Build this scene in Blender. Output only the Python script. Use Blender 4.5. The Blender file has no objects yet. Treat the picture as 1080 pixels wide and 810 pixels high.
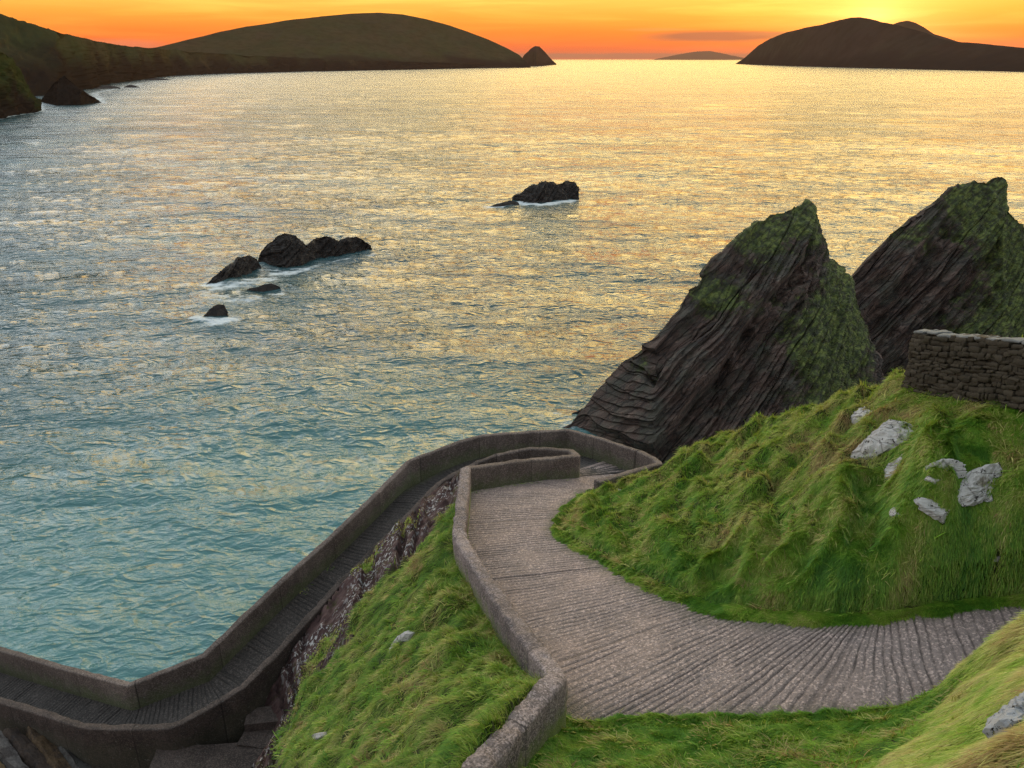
import bpy, math, random
import numpy as np
from math import radians as R
random.seed(7); rng = np.random.default_rng(11)

# ------------------------------------------------------------------ camera model
F = 540/math.tan(R(32.5)); PITCH = math.atan(343/F)
SP, CP = math.sin(PITCH), math.cos(PITCH)
CAMZ = 42.0
def ray(px, py):
    u = (px-540)/F; v = (py-405)/F
    return np.array([u, CP - v*SP, -(SP + v*CP)])
def W(px, py, h):                     # point seen at (px,py) lying h metres below the eye
    d = ray(px, py); k = h/(-d[2]); return np.array([d[0]*k, d[1]*k, CAMZ-h])
def WD(px, py, z):                    # point seen at (px,py) at depth z
    d = ray(px, py); return np.array([d[0]*z, d[1]*z, CAMZ+d[2]*z])
def depth_sea(px, py): return CAMZ/(-ray(px, py)[2])

scn = bpy.context.scene
COL = scn.collection
cam = bpy.data.cameras.new('camera'); co = bpy.data.objects.new('camera', cam); COL.objects.link(co)
co.location = (0, 0, CAMZ); co.rotation_euler = (R(90)-PITCH, 0, 0)
cam.sensor_fit = 'HORIZONTAL'; cam.angle = R(65); cam.clip_start = .1; cam.clip_end = 300000
scn.camera = co

# ------------------------------------------------------------------ noise
_perm = rng.permutation(256); _perm = np.concatenate([_perm, _perm, _perm])
_g3 = rng.normal(size=(256, 3)); _g3 /= np.linalg.norm(_g3, axis=1)[:, None]
def noise3(x, y, z):
    x, y, z = np.broadcast_arrays(np.asarray(x, float), np.asarray(y, float), np.asarray(z, float))
    xi = np.floor(x).astype(int); yi = np.floor(y).astype(int); zi = np.floor(z).astype(int)
    xf, yf, zf = x-xi, y-yi, z-zi
    s = lambda t: t*t*t*(t*(t*6-15)+10)
    u, v, w = s(xf), s(yf), s(zf); out = 0
    for dx in (0, 1):
        for dy in (0, 1):
            for dz in (0, 1):
                g = _g3[_perm[_perm[_perm[(xi+dx) & 255] + ((yi+dy) & 255)] + ((zi+dz) & 255)]]
                n = g[..., 0]*(xf-dx)+g[..., 1]*(yf-dy)+g[..., 2]*(zf-dz)
                out = out + n*(u if dx else 1-u)*(v if dy else 1-v)*(w if dz else 1-w)
    return out*1.6
def fbm(x, y, z=0.0, o=4, gain=.5):
    a, s, r = 1., 0, 0
    for i in range(o):
        r = r + a*noise3(x*2**i+i*17.3, y*2**i-i*9.1, z*2**i+i*3.7); s += a; a *= gain
    return r/s*1.3
def ridged(x, y, z=0.0, o=3):
    a, s, r = 1., 0, 0
    for i in range(o):
        r = r + a*(1-np.abs(noise3(x*2**i+i*7.3, y*2**i+i*5.1, z*2**i))*2); s += a; a *= .5
    return r/s
def sstep(a, b, x):
    t = np.clip((x-a)/(b-a), 0, 1); return t*t*(3-2*t)

# ------------------------------------------------------------------ mesh helpers
def link_mesh(name, v, f, m, parent=None, smooth=True, cols=None, attrs=None):
    v = np.asarray(v, np.float32); f = np.asarray(f, np.int32)
    me = bpy.data.meshes.new(name)
    me.vertices.add(len(v)); me.vertices.foreach_set('co', v.ravel())
    k = f.shape[1]; me.loops.add(f.size); me.loops.foreach_set('vertex_index', f.ravel())
    me.polygons.add(len(f)); me.polygons.foreach_set('loop_start', np.arange(0, f.size, k, dtype=np.int32))
    me.polygons.foreach_set('loop_total', np.full(len(f), k, np.int32))
    me.polygons.foreach_set('use_smooth', np.full(len(f), smooth, bool))
    if cols is not None:
        a = me.color_attributes.new('tint', 'FLOAT_COLOR', 'POINT')
        c = np.ones((len(v), 4), np.float32); c[:, :3] = cols; a.data.foreach_set('color', c.ravel())
    for an, av in (attrs or {}).items():
        a = me.attributes.new(an, 'FLOAT', 'POINT'); a.data.foreach_set('value', np.asarray(av, np.float32).ravel())
    me.update(calc_edges=True)
    if m: me.materials.append(m)
    o = bpy.data.objects.new(name, me); COL.objects.link(o)
    if parent: o.parent = parent
    return o
def grid_faces(nu, nv, flip=False):   # nu rows, nv cols
    i = np.arange(nu-1)[:, None]*nv + np.arange(nv-1)[None, :]; i = i.ravel()
    f = np.stack([i, i+1, i+nv+1, i+nv], 1)
    return f[:, ::-1] if flip else f
def tag(o, label=None, cat=None, group=None, kind=None):
    if label: o['label'] = label
    if cat:
        o['category'] = cat
        if not kind: o['kind'] = 'thing'
    if group: o['group'] = group
    if kind: o['kind'] = kind
    return o
def empty(name, loc=(0, 0, 0)):
    o = bpy.data.objects.new(name, None); COL.objects.link(o); o.location = loc; return o
def recenter(o, p):                   # put the object's origin at its base
    me = o.data; n = len(me.vertices); a = np.empty(n*3, np.float32); me.vertices.foreach_get('co', a)
    a = a.reshape(-1, 3)-np.asarray(p, np.float32); me.vertices.foreach_set('co', a.ravel()); o.location = p; me.update()

# ------------------------------------------------------------------ node helpers
class NT:
    def __init__(s, name, world=False):
        if world:
            s.m = bpy.data.worlds.new(name); s.m.use_nodes = True
        else:
            s.m = bpy.data.materials.new(name); s.m.use_nodes = True
        s.t = s.m.node_tree; s.t.nodes.clear(); s.N = s.t.nodes
    def n(s, typ, ins=None, **kw):
        nd = s.N.new(typ)
        for k, v in kw.items(): setattr(nd, k, v)
        for k, v in (ins or {}).items(): s.set(nd.inputs[k], v)
        return nd
    def set(s, sock, v):
        if isinstance(v, bpy.types.NodeSocket): s.t.links.new(v, sock)
        elif isinstance(v, bpy.types.Node): s.t.links.new(v.outputs[0], sock)
        else:
            if sock.type == 'RGBA' and len(v) == 3: v = (*v, 1)
            sock.default_value = v
    def math(s, op, a, b=0., c=0., clamp=False):
        nd = s.n('ShaderNodeMath', operation=op, use_clamp=clamp)
        s.set(nd.inputs[0], a); s.set(nd.inputs[1], b); s.set(nd.inputs[2], c); return nd.outputs[0]
    def mix(s, f, a, b, mode='MIX'):
        nd = s.n('ShaderNodeMix', data_type='RGBA', blend_type=mode)
        s.set(nd.inputs[0], f); s.set(nd.inputs[6], a); s.set(nd.inputs[7], b); return nd.outputs[2]
    def ramp(s, f, stops, interp='LINEAR'):
        nd = s.n('ShaderNodeValToRGB'); r = nd.color_ramp; r.interpolation = interp
        while len(r.elements) < len(stops): r.elements.new(.5)
        for e, (p, c) in zip(r.elements, stops):
            e.position = p; e.color = (*c, 1) if hasattr(c, '__len__') else (c, c, c, 1)
        s.set(nd.inputs[0], f); return nd.outputs[0]
    def noise(s, scale, detail=4, rough=.55, vec=None, dist=0., out=0):
        nd = s.n('ShaderNodeTexNoise', {'Scale': scale, 'Detail': detail, 'Roughness': rough, 'Distortion': dist})
        if vec is not None: s.set(nd.inputs['Vector'], vec)
        return nd.outputs[out]
    def voro(s, scale, vec=None, feature='F1', out=0, rnd=1.):
        nd = s.n('ShaderNodeTexVoronoi', feature=feature); nd.inputs['Scale'].default_value = scale
        nd.inputs['Randomness'].default_value = rnd
        if vec is not None: s.set(nd.inputs['Vector'], vec)
        return nd.outputs[out]
    def pos(s): return s.n('ShaderNodeNewGeometry').outputs['Position']
    def mapv(s, vec, scale=(1, 1, 1), rot=(0, 0, 0), loc=(0, 0, 0)):
        nd = s.n('ShaderNodeMapping'); s.set(nd.inputs['Vector'], vec)
        nd.inputs['Scale'].default_value = scale; nd.inputs['Rotation'].default_value = rot
        nd.inputs['Location'].default_value = loc; return nd.outputs[0]
    def attr(s, name, out='Fac'): return s.n('ShaderNodeAttribute', attribute_name=name).outputs[out]
    def bump(s, h, strength=.5, dist=.02, normal=None):
        nd = s.n('ShaderNodeBump', {'Height': h, 'Strength': strength, 'Distance': dist})
        if normal is not None: s.set(nd.inputs['Normal'], normal)
        return nd.outputs[0]
    def out(s, color, rough=.85, normal=None, spec=.3, **kw):
        b = s.n('ShaderNodeBsdfPrincipled'); s.set(b.inputs['Base Color'], color); s.set(b.inputs['Roughness'], rough)
        s.set(b.inputs['Specular IOR Level'], spec)
        if normal is not None: s.set(b.inputs['Normal'], normal)
        for k, v in kw.items(): s.set(b.inputs[k.replace('_', ' ')], v)
        o = s.n('ShaderNodeOutputMaterial'); s.t.links.new(b.outputs[0], o.inputs[0]); return s.m

# ------------------------------------------------------------------ materials
def mat_concrete(name, base, dark, moss=0.35, mossc=(.07, .10, .03), grain=1.):
    t = NT(name); P = t.pos()
    big = t.noise(.9, 5, .6, P); mid = t.noise(6, 5, .65, P); fine = t.voro(34, P, out=1)
    c = t.mix(t.ramp(big, [(.40, 0.), (.58, 1.)]), base, dark)
    c = t.mix(t.math('MULTIPLY', t.ramp(mid, [(.45, 0.), (.62, 1.)]), .45), c, tuple(x*.55 for x in base))
    sep = t.n('ShaderNodeSeparateColor', {0: fine}).outputs[0]
    c = t.mix(t.math('MULTIPLY', t.ramp(sep, [(.55, 0.), (.9, 1.)]), .45*grain), c, tuple(min(1, x*2.1) for x in base))
    c = t.mix(t.math('MULTIPLY', t.ramp(sep, [(.08, 1.), (.3, 0.)]), .55*grain), c, tuple(x*.35 for x in base))
    # drips down the faces
    st = t.noise(3.2, 3, .6, t.mapv(P, (1, 1, .12)))
    c = t.mix(t.math('MULTIPLY', t.ramp(st, [(.5, 0.), (.72, 1.)]), .5), c, tuple(x*.45 for x in base))
    low = t.attr('low')
    mk = t.math('MULTIPLY', t.ramp(t.math('ADD', low, t.math('SUBTRACT', t.noise(4, 5, .6, P), .5)), [(.35, 0.), (.8, 1.)]), moss)
    c = t.mix(mk, c, mossc)
    # lichen
    li = t.noise(11, 4, .7, P)
    c = t.mix(t.math('MULTIPLY', t.ramp(li, [(.62, 0.), (.70, 1.)]), .3), c, (.36, .35, .32))
    jt = t.ramp(t.math('FRACT', t.math('DIVIDE', t.attr('run'), 2.7)), [(0., 0.), (.004, 0.), (.008, 1.), (.016, 1.), (.02, 0.)])
    c = t.mix(t.math('MULTIPLY', jt, .75), c, tuple(x*.2 for x in base))
    pan = t.noise(1., 0, .5, t.n('ShaderNodeCombineXYZ', {0: t.math('MULTIPLY', t.math('FLOOR', t.math('DIVIDE', t.attr('run'), 2.7)), 3.37)}).outputs[0])
    c = t.mix(1., c, t.ramp(pan, [(.3, .7), (.7, 1.25)]), 'MULTIPLY')
    h = t.math('ADD', t.math('MULTIPLY', t.voro(45, P), .6), t.noise(20, 5, .7, P))
    return t.out(c, .85, t.bump(h, .7, .02))
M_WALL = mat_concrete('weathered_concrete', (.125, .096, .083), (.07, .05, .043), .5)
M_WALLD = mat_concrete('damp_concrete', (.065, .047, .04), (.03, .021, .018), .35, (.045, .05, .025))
M_WALLU = mat_concrete('mossy_wall_concrete', (.19, .15, .14), (.10, .078, .075), .9, (.12, .155, .035), 1.3)

def mat_path(name, base, dark, spk):
    t = NT(name); P = t.pos()
    big = t.noise(.5, 4, .6, P); mid = t.noise(3, 5, .6, P); cell = t.n('ShaderNodeSeparateColor', {0: t.voro(27, P, out=1)})
    c = t.mix(t.ramp(big, [(.35, 0.), (.66, 1.)]), base, dark)
    c = t.mix(t.math('MULTIPLY', t.ramp(mid, [(.4, 0.), (.7, 1.)]), .5), c, tuple(x*.65 for x in base))
    c = t.mix(t.math('MULTIPLY', t.ramp(cell.outputs[0], [(.6, 0.), (.95, 1.)]), spk), c, tuple(min(1, x*1.9) for x in base))
    c = t.mix(t.math('MULTIPLY', t.ramp(cell.outputs[1], [(.05, 1.), (.35, 0.)]), .6), c, tuple(x*.4 for x in base))
    g = t.attr('groove')
    c = t.mix(t.math('MULTIPLY', g, .7), c, tuple(x*.2 for x in base))
    c = t.mix(t.math('MULTIPLY', t.ramp(t.noise(.8, 7, .7, P), [(.50, 0.), (.60, 1.)]), .28), c, tuple(x*.45 for x in base))
    ek = t.ramp(t.math('ADD', t.attr('edge'), t.math('MULTIPLY', t.math('SUBTRACT', t.noise(2.2, 5, .7, P), .5), .5)), [(.72, 0.), (1., .75)])
    c = t.mix(ek, c, (.055, .055, .03))
    wh = t.noise(1.7, 6, .75, P)
    c = t.mix(t.math('MULTIPLY', t.ramp(wh, [(.7, 0.), (.74, 1.)]), .6), c, (.45, .42, .4))
    h = t.math('ADD', t.voro(38, P), t.noise(14, 5, .7, P))
    return t.out(c, .8, t.bump(h, .8, .02), .35)
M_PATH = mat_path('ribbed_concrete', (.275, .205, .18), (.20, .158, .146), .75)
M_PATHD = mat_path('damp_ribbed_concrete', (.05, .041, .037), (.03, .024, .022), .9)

def mat_stack():
    t = NT('purple_slate'); P = t.pos()
    Q = t.mapv(P, (1, 1, 1), (0, R(36), 0))
    st = t.noise(1.0, 6, .7, t.mapv(Q, (.12, .3, 1.4)))
    c = t.ramp(st, [(.28, (.009, .006, .005)), (.44, (.036, .022, .017)), (.58, (.085, .053, .042)), (.74, (.19, .135, .11))])
    c = t.mix(t.math('MULTIPLY', t.ramp(t.noise(.35, 5, .6, P), [(.45, 0.), (.62, 1.)]), .55), c, (.055, .06, .045))
    sp = t.noise(1.6, 6, .8, t.mapv(Q, (.5, 1, 1.6)))
    c = t.mix(t.math('MULTIPLY', t.ramp(sp, [(.62, 0.), (.72, 1.)]), .5), c, (.22, .2, .16))
    m = t.math('ADD', t.attr('moss'), t.math('MULTIPLY', t.math('SUBTRACT', t.noise(.45, 8, .75, P), .5), 1.7))
    mc = t.ramp(t.noise(1.3, 6, .7, P), [(.32, (.012, .015, .006)), (.48, (.04, .055, .013)), (.62, (.11, .13, .03))])
    c = t.mix(t.ramp(m, [(.40, 0.), (.64, 1.)]), c, mc)
    Q2 = t.mapv(Q, (.16, .4, 1.3)); QW = t.n('ShaderNodeVectorMath', {0: Q2, 1: t.n('ShaderNodeVectorMath', {0: t.noise(.8, 3, .6, P, out=1), 1: (.45, .45, .45)}, operation='MULTIPLY').outputs[0]}, operation='ADD').outputs[0]
    ck = t.n('ShaderNodeTexVoronoi', {'Scale': 1.0, 'Vector': QW}, feature='DISTANCE_TO_EDGE').outputs[0]; ck = t.ramp(ck, [(0., 0.), (.09, 1.)])
    vc = t.n('ShaderNodeSeparateColor', {0: t.voro(1.0, QW, out=1)}).outputs[0]
    c = t.mix(t.math('MULTIPLY', t.math('SUBTRACT', 1., ck), .7), c, (.012, .009, .009))
    h = t.math('ADD', t.math('MULTIPLY', t.noise(1, 7, .75, t.mapv(Q, (.35, .8, 2.4))), .8), t.math('ADD', t.noise(3, 5, .7, P), t.math('ADD', t.math('MULTIPLY', t.math('ADD', vc, t.math('MULTIPLY', ck, .6)), t.math('SUBTRACT', 1.05, t.ramp(m, [(.42, 0.), (.56, 1.)]))))))
    return t.out(c, .8, t.bump(h, .7, .45), .3)
M_STACK = mat_stack()
def mat_searock():
    t = NT('wet_black_rock'); P = t.pos()
    c = t.ramp(t.noise(.8, 6, .7, P), [(.3, (.008, .007, .007)), (.55, (.020, .016, .014)), (.75, (.045, .036, .028))])
    return t.out(c, .7, t.bump(t.noise(1.5, 7, .7, P), .8, .3), .2)
M_SROCK = mat_searock()
def mat_hill(name, g1, g2, rock, sc=.006):
    t = NT(name); P = t.pos()
    n = t.noise(sc, 8, .65, P); c = t.mix(t.ramp(n, [(.35, 0.), (.65, 1.)]), g1, g2)
    n2 = t.noise(sc*5, 6, .65, P); c = t.mix(t.math('MULTIPLY', t.ramp(n2, [(.45, 0.), (.62, 1.)]), .5), c, tuple(x*.5 for x in g1))
    cell = t.voro(sc*2.2, t.mapv(P, (1, .5, 1)), out=1)
    c = t.mix(.12, c, t.mix(1., c, cell, 'MULTIPLY'))
    c = t.mix(t.attr('cliff'), c, t.mix(t.noise(sc*8, 6, .7, t.mapv(P, (1, 1, .3))), rock, tuple(x*.4 for x in rock)))
    return t.out(c, .95, t.bump(t.noise(sc*10, 7, .7, P), .35, .04/sc*.1), .0)
M_HILL = mat_hill('headland_turf', (.026, .031, .015), (.042, .034, .019), (.018, .015, .012))
M_HILLN = mat_hill('near_headland_turf', (.015, .024, .009), (.032, .034, .013), (.02, .016, .013), .02)
M_ISLE = mat_hill('island_moor', (.026, .020, .015), (.038, .028, .019), (.023, .018, .015), .0025)

def mat_ground():
    t = NT('turf_and_rock'); P = t.pos()
    # rock part: purple slate with pale lichen flecks and ochre stain
    Q = t.mapv(P, (1, 1, 1), (R(20), R(48), 0))
    st = t.noise(1.4, 6, .7, t.mapv(Q, (.4, .6, 3.)))
    rc = t.ramp(st, [(.3, (.02, .011, .011)), (.5, (.065, .036, .034)), (.72, (.12, .075, .068))])
    oc = t.attr('ochre')
    rc = t.mix(t.math('MULTIPLY', oc, t.ramp(t.noise(2.2, 5, .6, t.mapv(Q, (1, 1, 2.5))), [(.4, 0.), (.6, .85)])), rc, (.24, .13, .06))
    rc = t.mix(t.math('MULTIPLY', oc, t.ramp(t.noise(3.1, 5, .6, t.mapv(Q, (.5, 1, 3.5))), [(.52, 0.), (.62, .8)])), rc, (.22, .2, .19))
    lk = t.math('MULTIPLY', t.ramp(t.noise(7.5, 3, .6, t.mapv(P, (1.5, 1.3, .45), (0, R(30), 0))), [(.545, 0.), (.58, 1.)]), t.math('MULTIPLY', t.attr('lichen'), t.ramp(t.noise(.9, 3, .5, P), [(.42, 0.), (.58, 1.)])))
    rc = t.mix(lk, rc, t.mix(t.noise(30, 3, .6, P), (.55, .52, .51), (.22, .2, .19)))
    gm = t.ramp(t.noise(1.8, 5, .7, P), [(.55, 0.), (.66, 1.)])
    rc = t.mix(t.math('MULTIPLY', gm, .7), rc, (.06, .062, .014))
    # turf underlay
    gc = t.mix(t.noise(2.5, 5, .6, P), (.03, .055, .012), (.07, .065, .025))
    c = t.mix(t.attr('rock'), gc, rc)
    h = t.math('ADD', t.noise(3, 8, .75, t.mapv(Q, (.6, .8, 2.4))), t.math('MULTIPLY', lk, .15))
    return t.out(c, .9, t.bump(h, .9, .12), .2)
M_GROUND = mat_ground()

def mat_grass():
    t = NT('grass_blades'); c = t.attr('tint', 'Color')
    d = t.n('ShaderNodeBsdfDiffuse', {'Color': c}); tr = t.n('ShaderNodeBsdfTranslucent', {'Color': t.mix(.5, c, (.30, .34, .04))})
    g = t.n('ShaderNodeBsdfGlossy', {'Color': (.5, .5, .5), 'Roughness': .45})
    m = t.n('ShaderNodeMixShader', {0: .35, 1: d.outputs[0], 2: tr.outputs[0]})
    m2 = t.n('ShaderNodeMixShader', {0: .03, 1: m.outputs[0], 2: g.outputs[0]})
    o = t.n('ShaderNodeOutputMaterial'); t.t.links.new(m2.outputs[0], o.inputs[0]); return t.m
M_GRASS = mat_grass()

def mat_pale(name='lichened_pale_rock', a=(.52, .49, .465), b=(.36, .335, .31)):
    t = NT(name); P = t.pos()
    c = t.mix(t.noise(3, 5, .6, P), a, b)
    c = t.mix(t.ramp(t.noise(9, 4, .75, P), [(.585, 0.), (.62, 1.)]), c, (.03, .025, .02))
    ce = t.n('ShaderNodeTexVoronoi', {'Scale': 1.5, 'Vector': t.mapv(P, (1, 1, 1.6))}, feature='DISTANCE_TO_EDGE').outputs[0]; ck = t.ramp(ce, [(0., 0.), (.035, 1.)])
    c = t.mix(t.math('MULTIPLY', t.math('SUBTRACT', 1., ck), .5), c, (.04, .032, .026))
    c = t.mix(t.math('MULTIPLY', t.ramp(t.noise(2.0, 4, .6, P), [(.58, 0.), (.68, 1.)]), .7), c, (.12, .09, .04))
    return t.out(c, .9, t.bump(t.math('ADD', t.noise(7, 7, .8, P), t.math('MULTIPLY', ck, .3)), .8, .05), .2)
M_PALE = mat_pale()
def mat_stone():
    t = NT('drystone'); P = t.pos(); r = t.attr('rnd')
    c = t.ramp(r, [(0., (.034, .025, .019)), (.5, (.055, .041, .030)), (1., (.085, .066, .050))])
    c = t.mix(.5, c, t.mix(t.noise(9, 5, .7, P), (.014, .012, .008), (.075, .06, .035)))
    return t.out(c, .9, t.bump(t.noise(22, 6, .75, P), .8, .03), .2)
M_STONE = mat_stone()
def mat_cap():
    t = NT('pale_coping'); P = t.pos()
    c = t.mix(t.noise(5, 5, .7, P), (.24, .235, .225), (.07, .07, .065))
    return t.out(c, .9, t.bump(t.noise(18, 6, .75, P), .8, .03), .2)
M_CAP = mat_cap()

def mat_sea():
    t = NT('sea_water'); P = t.pos()
    deep = (.014, .040, .048); shallow = (.060, .150, .150)
    c = t.mix(t.ramp(t.noise(.018, 4, .5, P), [(.35, 0.), (.7, 1.)]), deep, tuple(.6*a+.4*b for a, b in zip(deep, shallow)))
    c = t.mix(t.attr('shallow'), c, shallow)
    Q = t.mapv(P, (.72, 1.25, 1), (0, 0, R(-8)))
    n1 = t.math('SUBTRACT', 1., t.math('MULTIPLY', t.math('ABSOLUTE', t.math('SUBTRACT', t.noise(.42, 2, .45, Q, .6), .5)), 4.)); n2 = t.noise(1.7, 3, .55, Q, .4); n3 = t.noise(.10, 2, .55, Q); n4 = t.noise(.02, 3, .6, Q)
    h = t.math('ADD', t.math('MULTIPLY', n1, .44), t.math('ADD', t.math('MULTIPLY', n2, .32), t.math('ADD', t.math('MULTIPLY', n3, 2.5), t.math('MULTIPLY', n4, 14.))))
    wind = t.ramp(t.noise(.012, 4, .6, t.mapv(P, (.6, 1.5, 1))), [(.3, .55), (.65, 1.)])
    b = t.bump(h, wind, SEA_BUMP)
    f = t.math('ADD', t.attr('foam'), t.math('MULTIPLY', t.math('SUBTRACT', t.noise(.35, 7, .75, t.mapv(P, (.6, 1.2, 1))), .5), 2.2))
    fm = t.math('MULTIPLY', t.ramp(f, [(.62, 0.), (.95, 1.)]), t.math('MINIMUM', t.math('MULTIPLY', t.attr('foam'), 3.), 1.))
    c = t.mix(fm, c, (.46, .50, .52))
    ro = t.math('ADD', t.math('ADD', .06, t.math('MULTIPLY', t.attr('far'), .10)), t.math('MULTIPLY', fm, .6))
    return t.out(c, ro, b, .5, IOR=1.33)
SEA_BUMP = .85
M_SEA = mat_sea()

# ------------------------------------------------------------------ plan of the place: walls and path, surveyed as 3-D points
def WL(pts): return np.array([W(*p) for p in pts])
def resample(P, step):
    seg = np.linalg.norm(np.diff(P[:, :2], axis=0), axis=1); s = np.concatenate([[0], np.cumsum(seg)])
    n = max(2, int(round(s[-1]/step))+1); q = np.linspace(0, s[-1], n)
    return np.stack([np.interp(q, s, P[:, k]) for k in range(P.shape[1])], 1), q
upper = WL([(588, 712, 9.85), (574, 692, 10.1), (557, 672, 10.45), (530, 635, 11.15), (508, 602, 11.8), (487, 570, 12.4), (484, 560, 12.55), (491, 493, 13.45)])
near_leg = WL([(588, 712, 9.85), (541, 765, 9.6), (503, 806, 9.35), (440, 872, 8.9)])
isl_front = WL([(491, 493, 13.45), (530, 488, 13.7), (566, 483.5, 13.95), (609, 480, 14.2)])
isl_back = WL([(609, 480, 14.2), (603, 475, 14.45), (582, 473, 14.65), (560, 472, 14.8), (524, 479, 15.05), (506, 486, 15.25), (486, 496, 15.5)])
low_inner = WL([(486, 496, 15.5), (464, 508, 15.75), (433, 541, 16.2), (400, 573, 16.7), (384, 590, 16.95), (354, 619, 17.35), (327, 649, 17.7),
                (291, 689, 18.0), (255, 724, 18.25), (231, 739, 18.45), (193, 760, 18.7), (180, 766, 18.8), (120, 767, 19.05), (89, 765.5, 19.2), (63, 757, 19.4), (0, 738, 20.0), (-90, 708, 21.0)])
outer = WL([(-90, 655, 21.2), (0, 684, 20.0), (68, 704, 19.4), (136, 721.5, 18.85), (215, 691, 18.3), (262, 645, 17.8), (309, 601, 17.25), (347, 568, 16.9),
            (396, 521, 16.3), (431, 486, 15.85), (480, 467, 15.4), (507, 459, 15.25), (560, 455, 15.1), (600, 453, 15.0), (636, 463, 14.85), (673, 475, 14.6)])
kerb = WL([(673, 475, 14.6), (690, 483, 14.45), (696, 488, 14.35), (665, 497, 14.25), (629, 507.5, 14.1)])

# path edges (left of the walker going down, right of the walker), metres below the eye
PL = [(1230, 690, 9.3), (1080, 716, 10.0), (1010, 730, 10.2), (960, 740, 10.3), (850, 748, 10.6), (740, 752, 10.85), (670, 754, 11.0), (606, 757, 11.05)]
PR = [(1150, 636, 9.5), (1055, 645, 10.05), (985, 652, 10.25), (940, 658, 10.4), (905, 661, 10.5), (870, 661, 10.65), (835, 660, 10.8), (798, 657, 10.95)]
U = lambda k, f: (upper[k]*(1-f)+upper[k+1]*f)-[0, 0, 1.0]
L1 = list(WL(PL)) + [U(2, 0), U(3, 0), U(4, 0), U(5, 0), U(6, .05), U(6, .35), U(6, .65), upper[7]-[0, 0, .95]]
R1 = list(WL(PR)) + list(WL([(738, 649, 11.25), (692, 632, 11.6), (655, 612, 12.0), (622, 592, 12.6), (592, 575, 13.1), (573, 557, 13.6), (590, 535, 14.0), (617, 515, 14.45)]))
L1 += [isl_front[2]-[0, 0, .9], isl_front[3]-[0, 0, .95], isl_back[1]-[0, 0, .95]]
R1 += [kerb[4]-[0, 0, .55], kerb[2]-[0, 0, 1.0], outer[14]-[0, 0, .98]]
L1 = np.array(L1); R1 = np.array(R1)
L2 = np.array([isl_front[3]-[0, 0, .95], isl_back[1]-[0, 0, .95], isl_back[2]-[0, 0, 1.0], isl_back[3]-[0, 0, 1.0], isl_back[4]-[0, 0, .95], isl_back[5]-[0, 0, .9]] + [p-[0, 0, .8] for p in low_inner[1:]])
low_mid = lambda p: p
R2 = np.array([outer[15]-[0, 0, .95], outer[14]-[0, 0, .95], outer[13]-[0, 0, .98], outer[12]-[0, 0, .98], outer[11]-[0, 0, .98], outer[10]-[0, 0, .98]] +
              [p-[0, 0, 1.0] for p in (outer[9], outer[9]*.5+outer[8]*.5, outer[8], outer[8]*.5+outer[7]*.5, outer[7], outer[6], outer[6]*.5+outer[5]*.5, outer[5], outer[4]*.6+outer[5]*.4, outer[4], outer[4]*.7+outer[3]*.3, outer[3]*.7+outer[4]*.3, outer[3], outer[3]*.8+outer[2]*.2, outer[2], outer[2]*.6+outer[1]*.4)][:0])
# right edge of the lower path: nearest points on the outer parapet line to each inner point
od, _ = resample(outer[::-1], .05)
rr = []
for p in L2:
    k = np.argmin(np.hypot(od[:, 0]-p[0], od[:, 1]-p[1])); rr.append(od[k]-[0, 0, 1.0])
R2 = np.array(rr); R2[0] = outer[15]-[0, 0, 1.0]; R2[1] = outer[14]-[0, 0, 1.0]
ks = [np.argmin(np.hypot(od[:, 0]-p[0], od[:, 1]-p[1])) for p in R2]; ks = np.maximum.accumulate(ks); R2 = np.array([od[k]-[0, 0, 1.0] for k in ks])

def smooth_pair(L, Rr, step=.022):
    C = (L+Rr)/2; seg = np.maximum(np.linalg.norm(np.diff(C[:, :2], axis=0), axis=1), .05); s = np.concatenate([[0], np.cumsum(seg)])
    n = int(s[-1]/step); q = np.linspace(0, s[-1], n)
    o = []
    for A in (L, Rr):
        B = np.stack([np.interp(q, s, A[:, k]) for k in range(3)], 1)
        w = int(.55/step); ker = np.hanning(w*2+1); ker /= ker.sum()
        Bs = np.stack([np.convolve(np.pad(B[:, k], w, 'edge'), ker, 'valid') for k in range(3)], 1)
        o.append(Bs)
    return o[0], o[1], q
def build_path(name, L, Rr, m, spacing, depth, label, across=40, extend=.22):
    A, B, q = smooth_pair(L, Rr); n = len(q)
    if name == 'path':                       # keep the lawn edge exact, walls hide the rest
        pass
    D = B-A; ln = np.linalg.norm(D[:, :2], axis=1)[:, None]
    A = A-D/ln*extend; B = B+D/ln*extend
    t = np.linspace(0, 1, across)
    V = A[:, None, :]*(1-t[None, :, None])+B[:, None, :]*t[None, :, None]
    x, y = V[..., 0], V[..., 1]
    qq = q[:, None]+.06*noise3(x*.8, y*.8, 3.)+.02*noise3(x*5, y*5, 9.)
    ph = (qq/spacing) % 1.
    cell = np.floor(qq/spacing).astype(int) & 255
    amp = .55+.75*(_perm[cell]/255.)
    wear = sstep(-.25, .35, fbm(x*.9, y*.9, 5.)+.25)
    g = np.exp(-((ph-.5)/.12)**2)*amp*(.22+.78*wear)+.8*np.exp(-(((qq % 4.6)-.3)/.035)**2)
    V[..., 2] += -depth*g + .012*noise3(x*2.5, y*2.5, 1.)+.006*noise3(x*12, y*12, 2.)
    o = link_mesh(name, V.reshape(-1, 3), grid_faces(n, across), m, attrs={'groove': np.clip(g, 0, 1), 'edge': np.ones((n, 1))*(2*np.abs(t[None, :]-.5))})
    return tag(o, label, None, None, 'structure'), A, B, q
path_o, PA, PB, pq = build_path('path', L1, R1, M_PATH, .18, .030, 'worn brown ribbed concrete path curving between the grass banks')
low_o, QA, QB, qq_ = build_path('lower_path', L2, R2, M_PATHD, .16, .03, 'dark damp ribbed path descending between the two parapets to the lower left', extend=.1)

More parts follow.
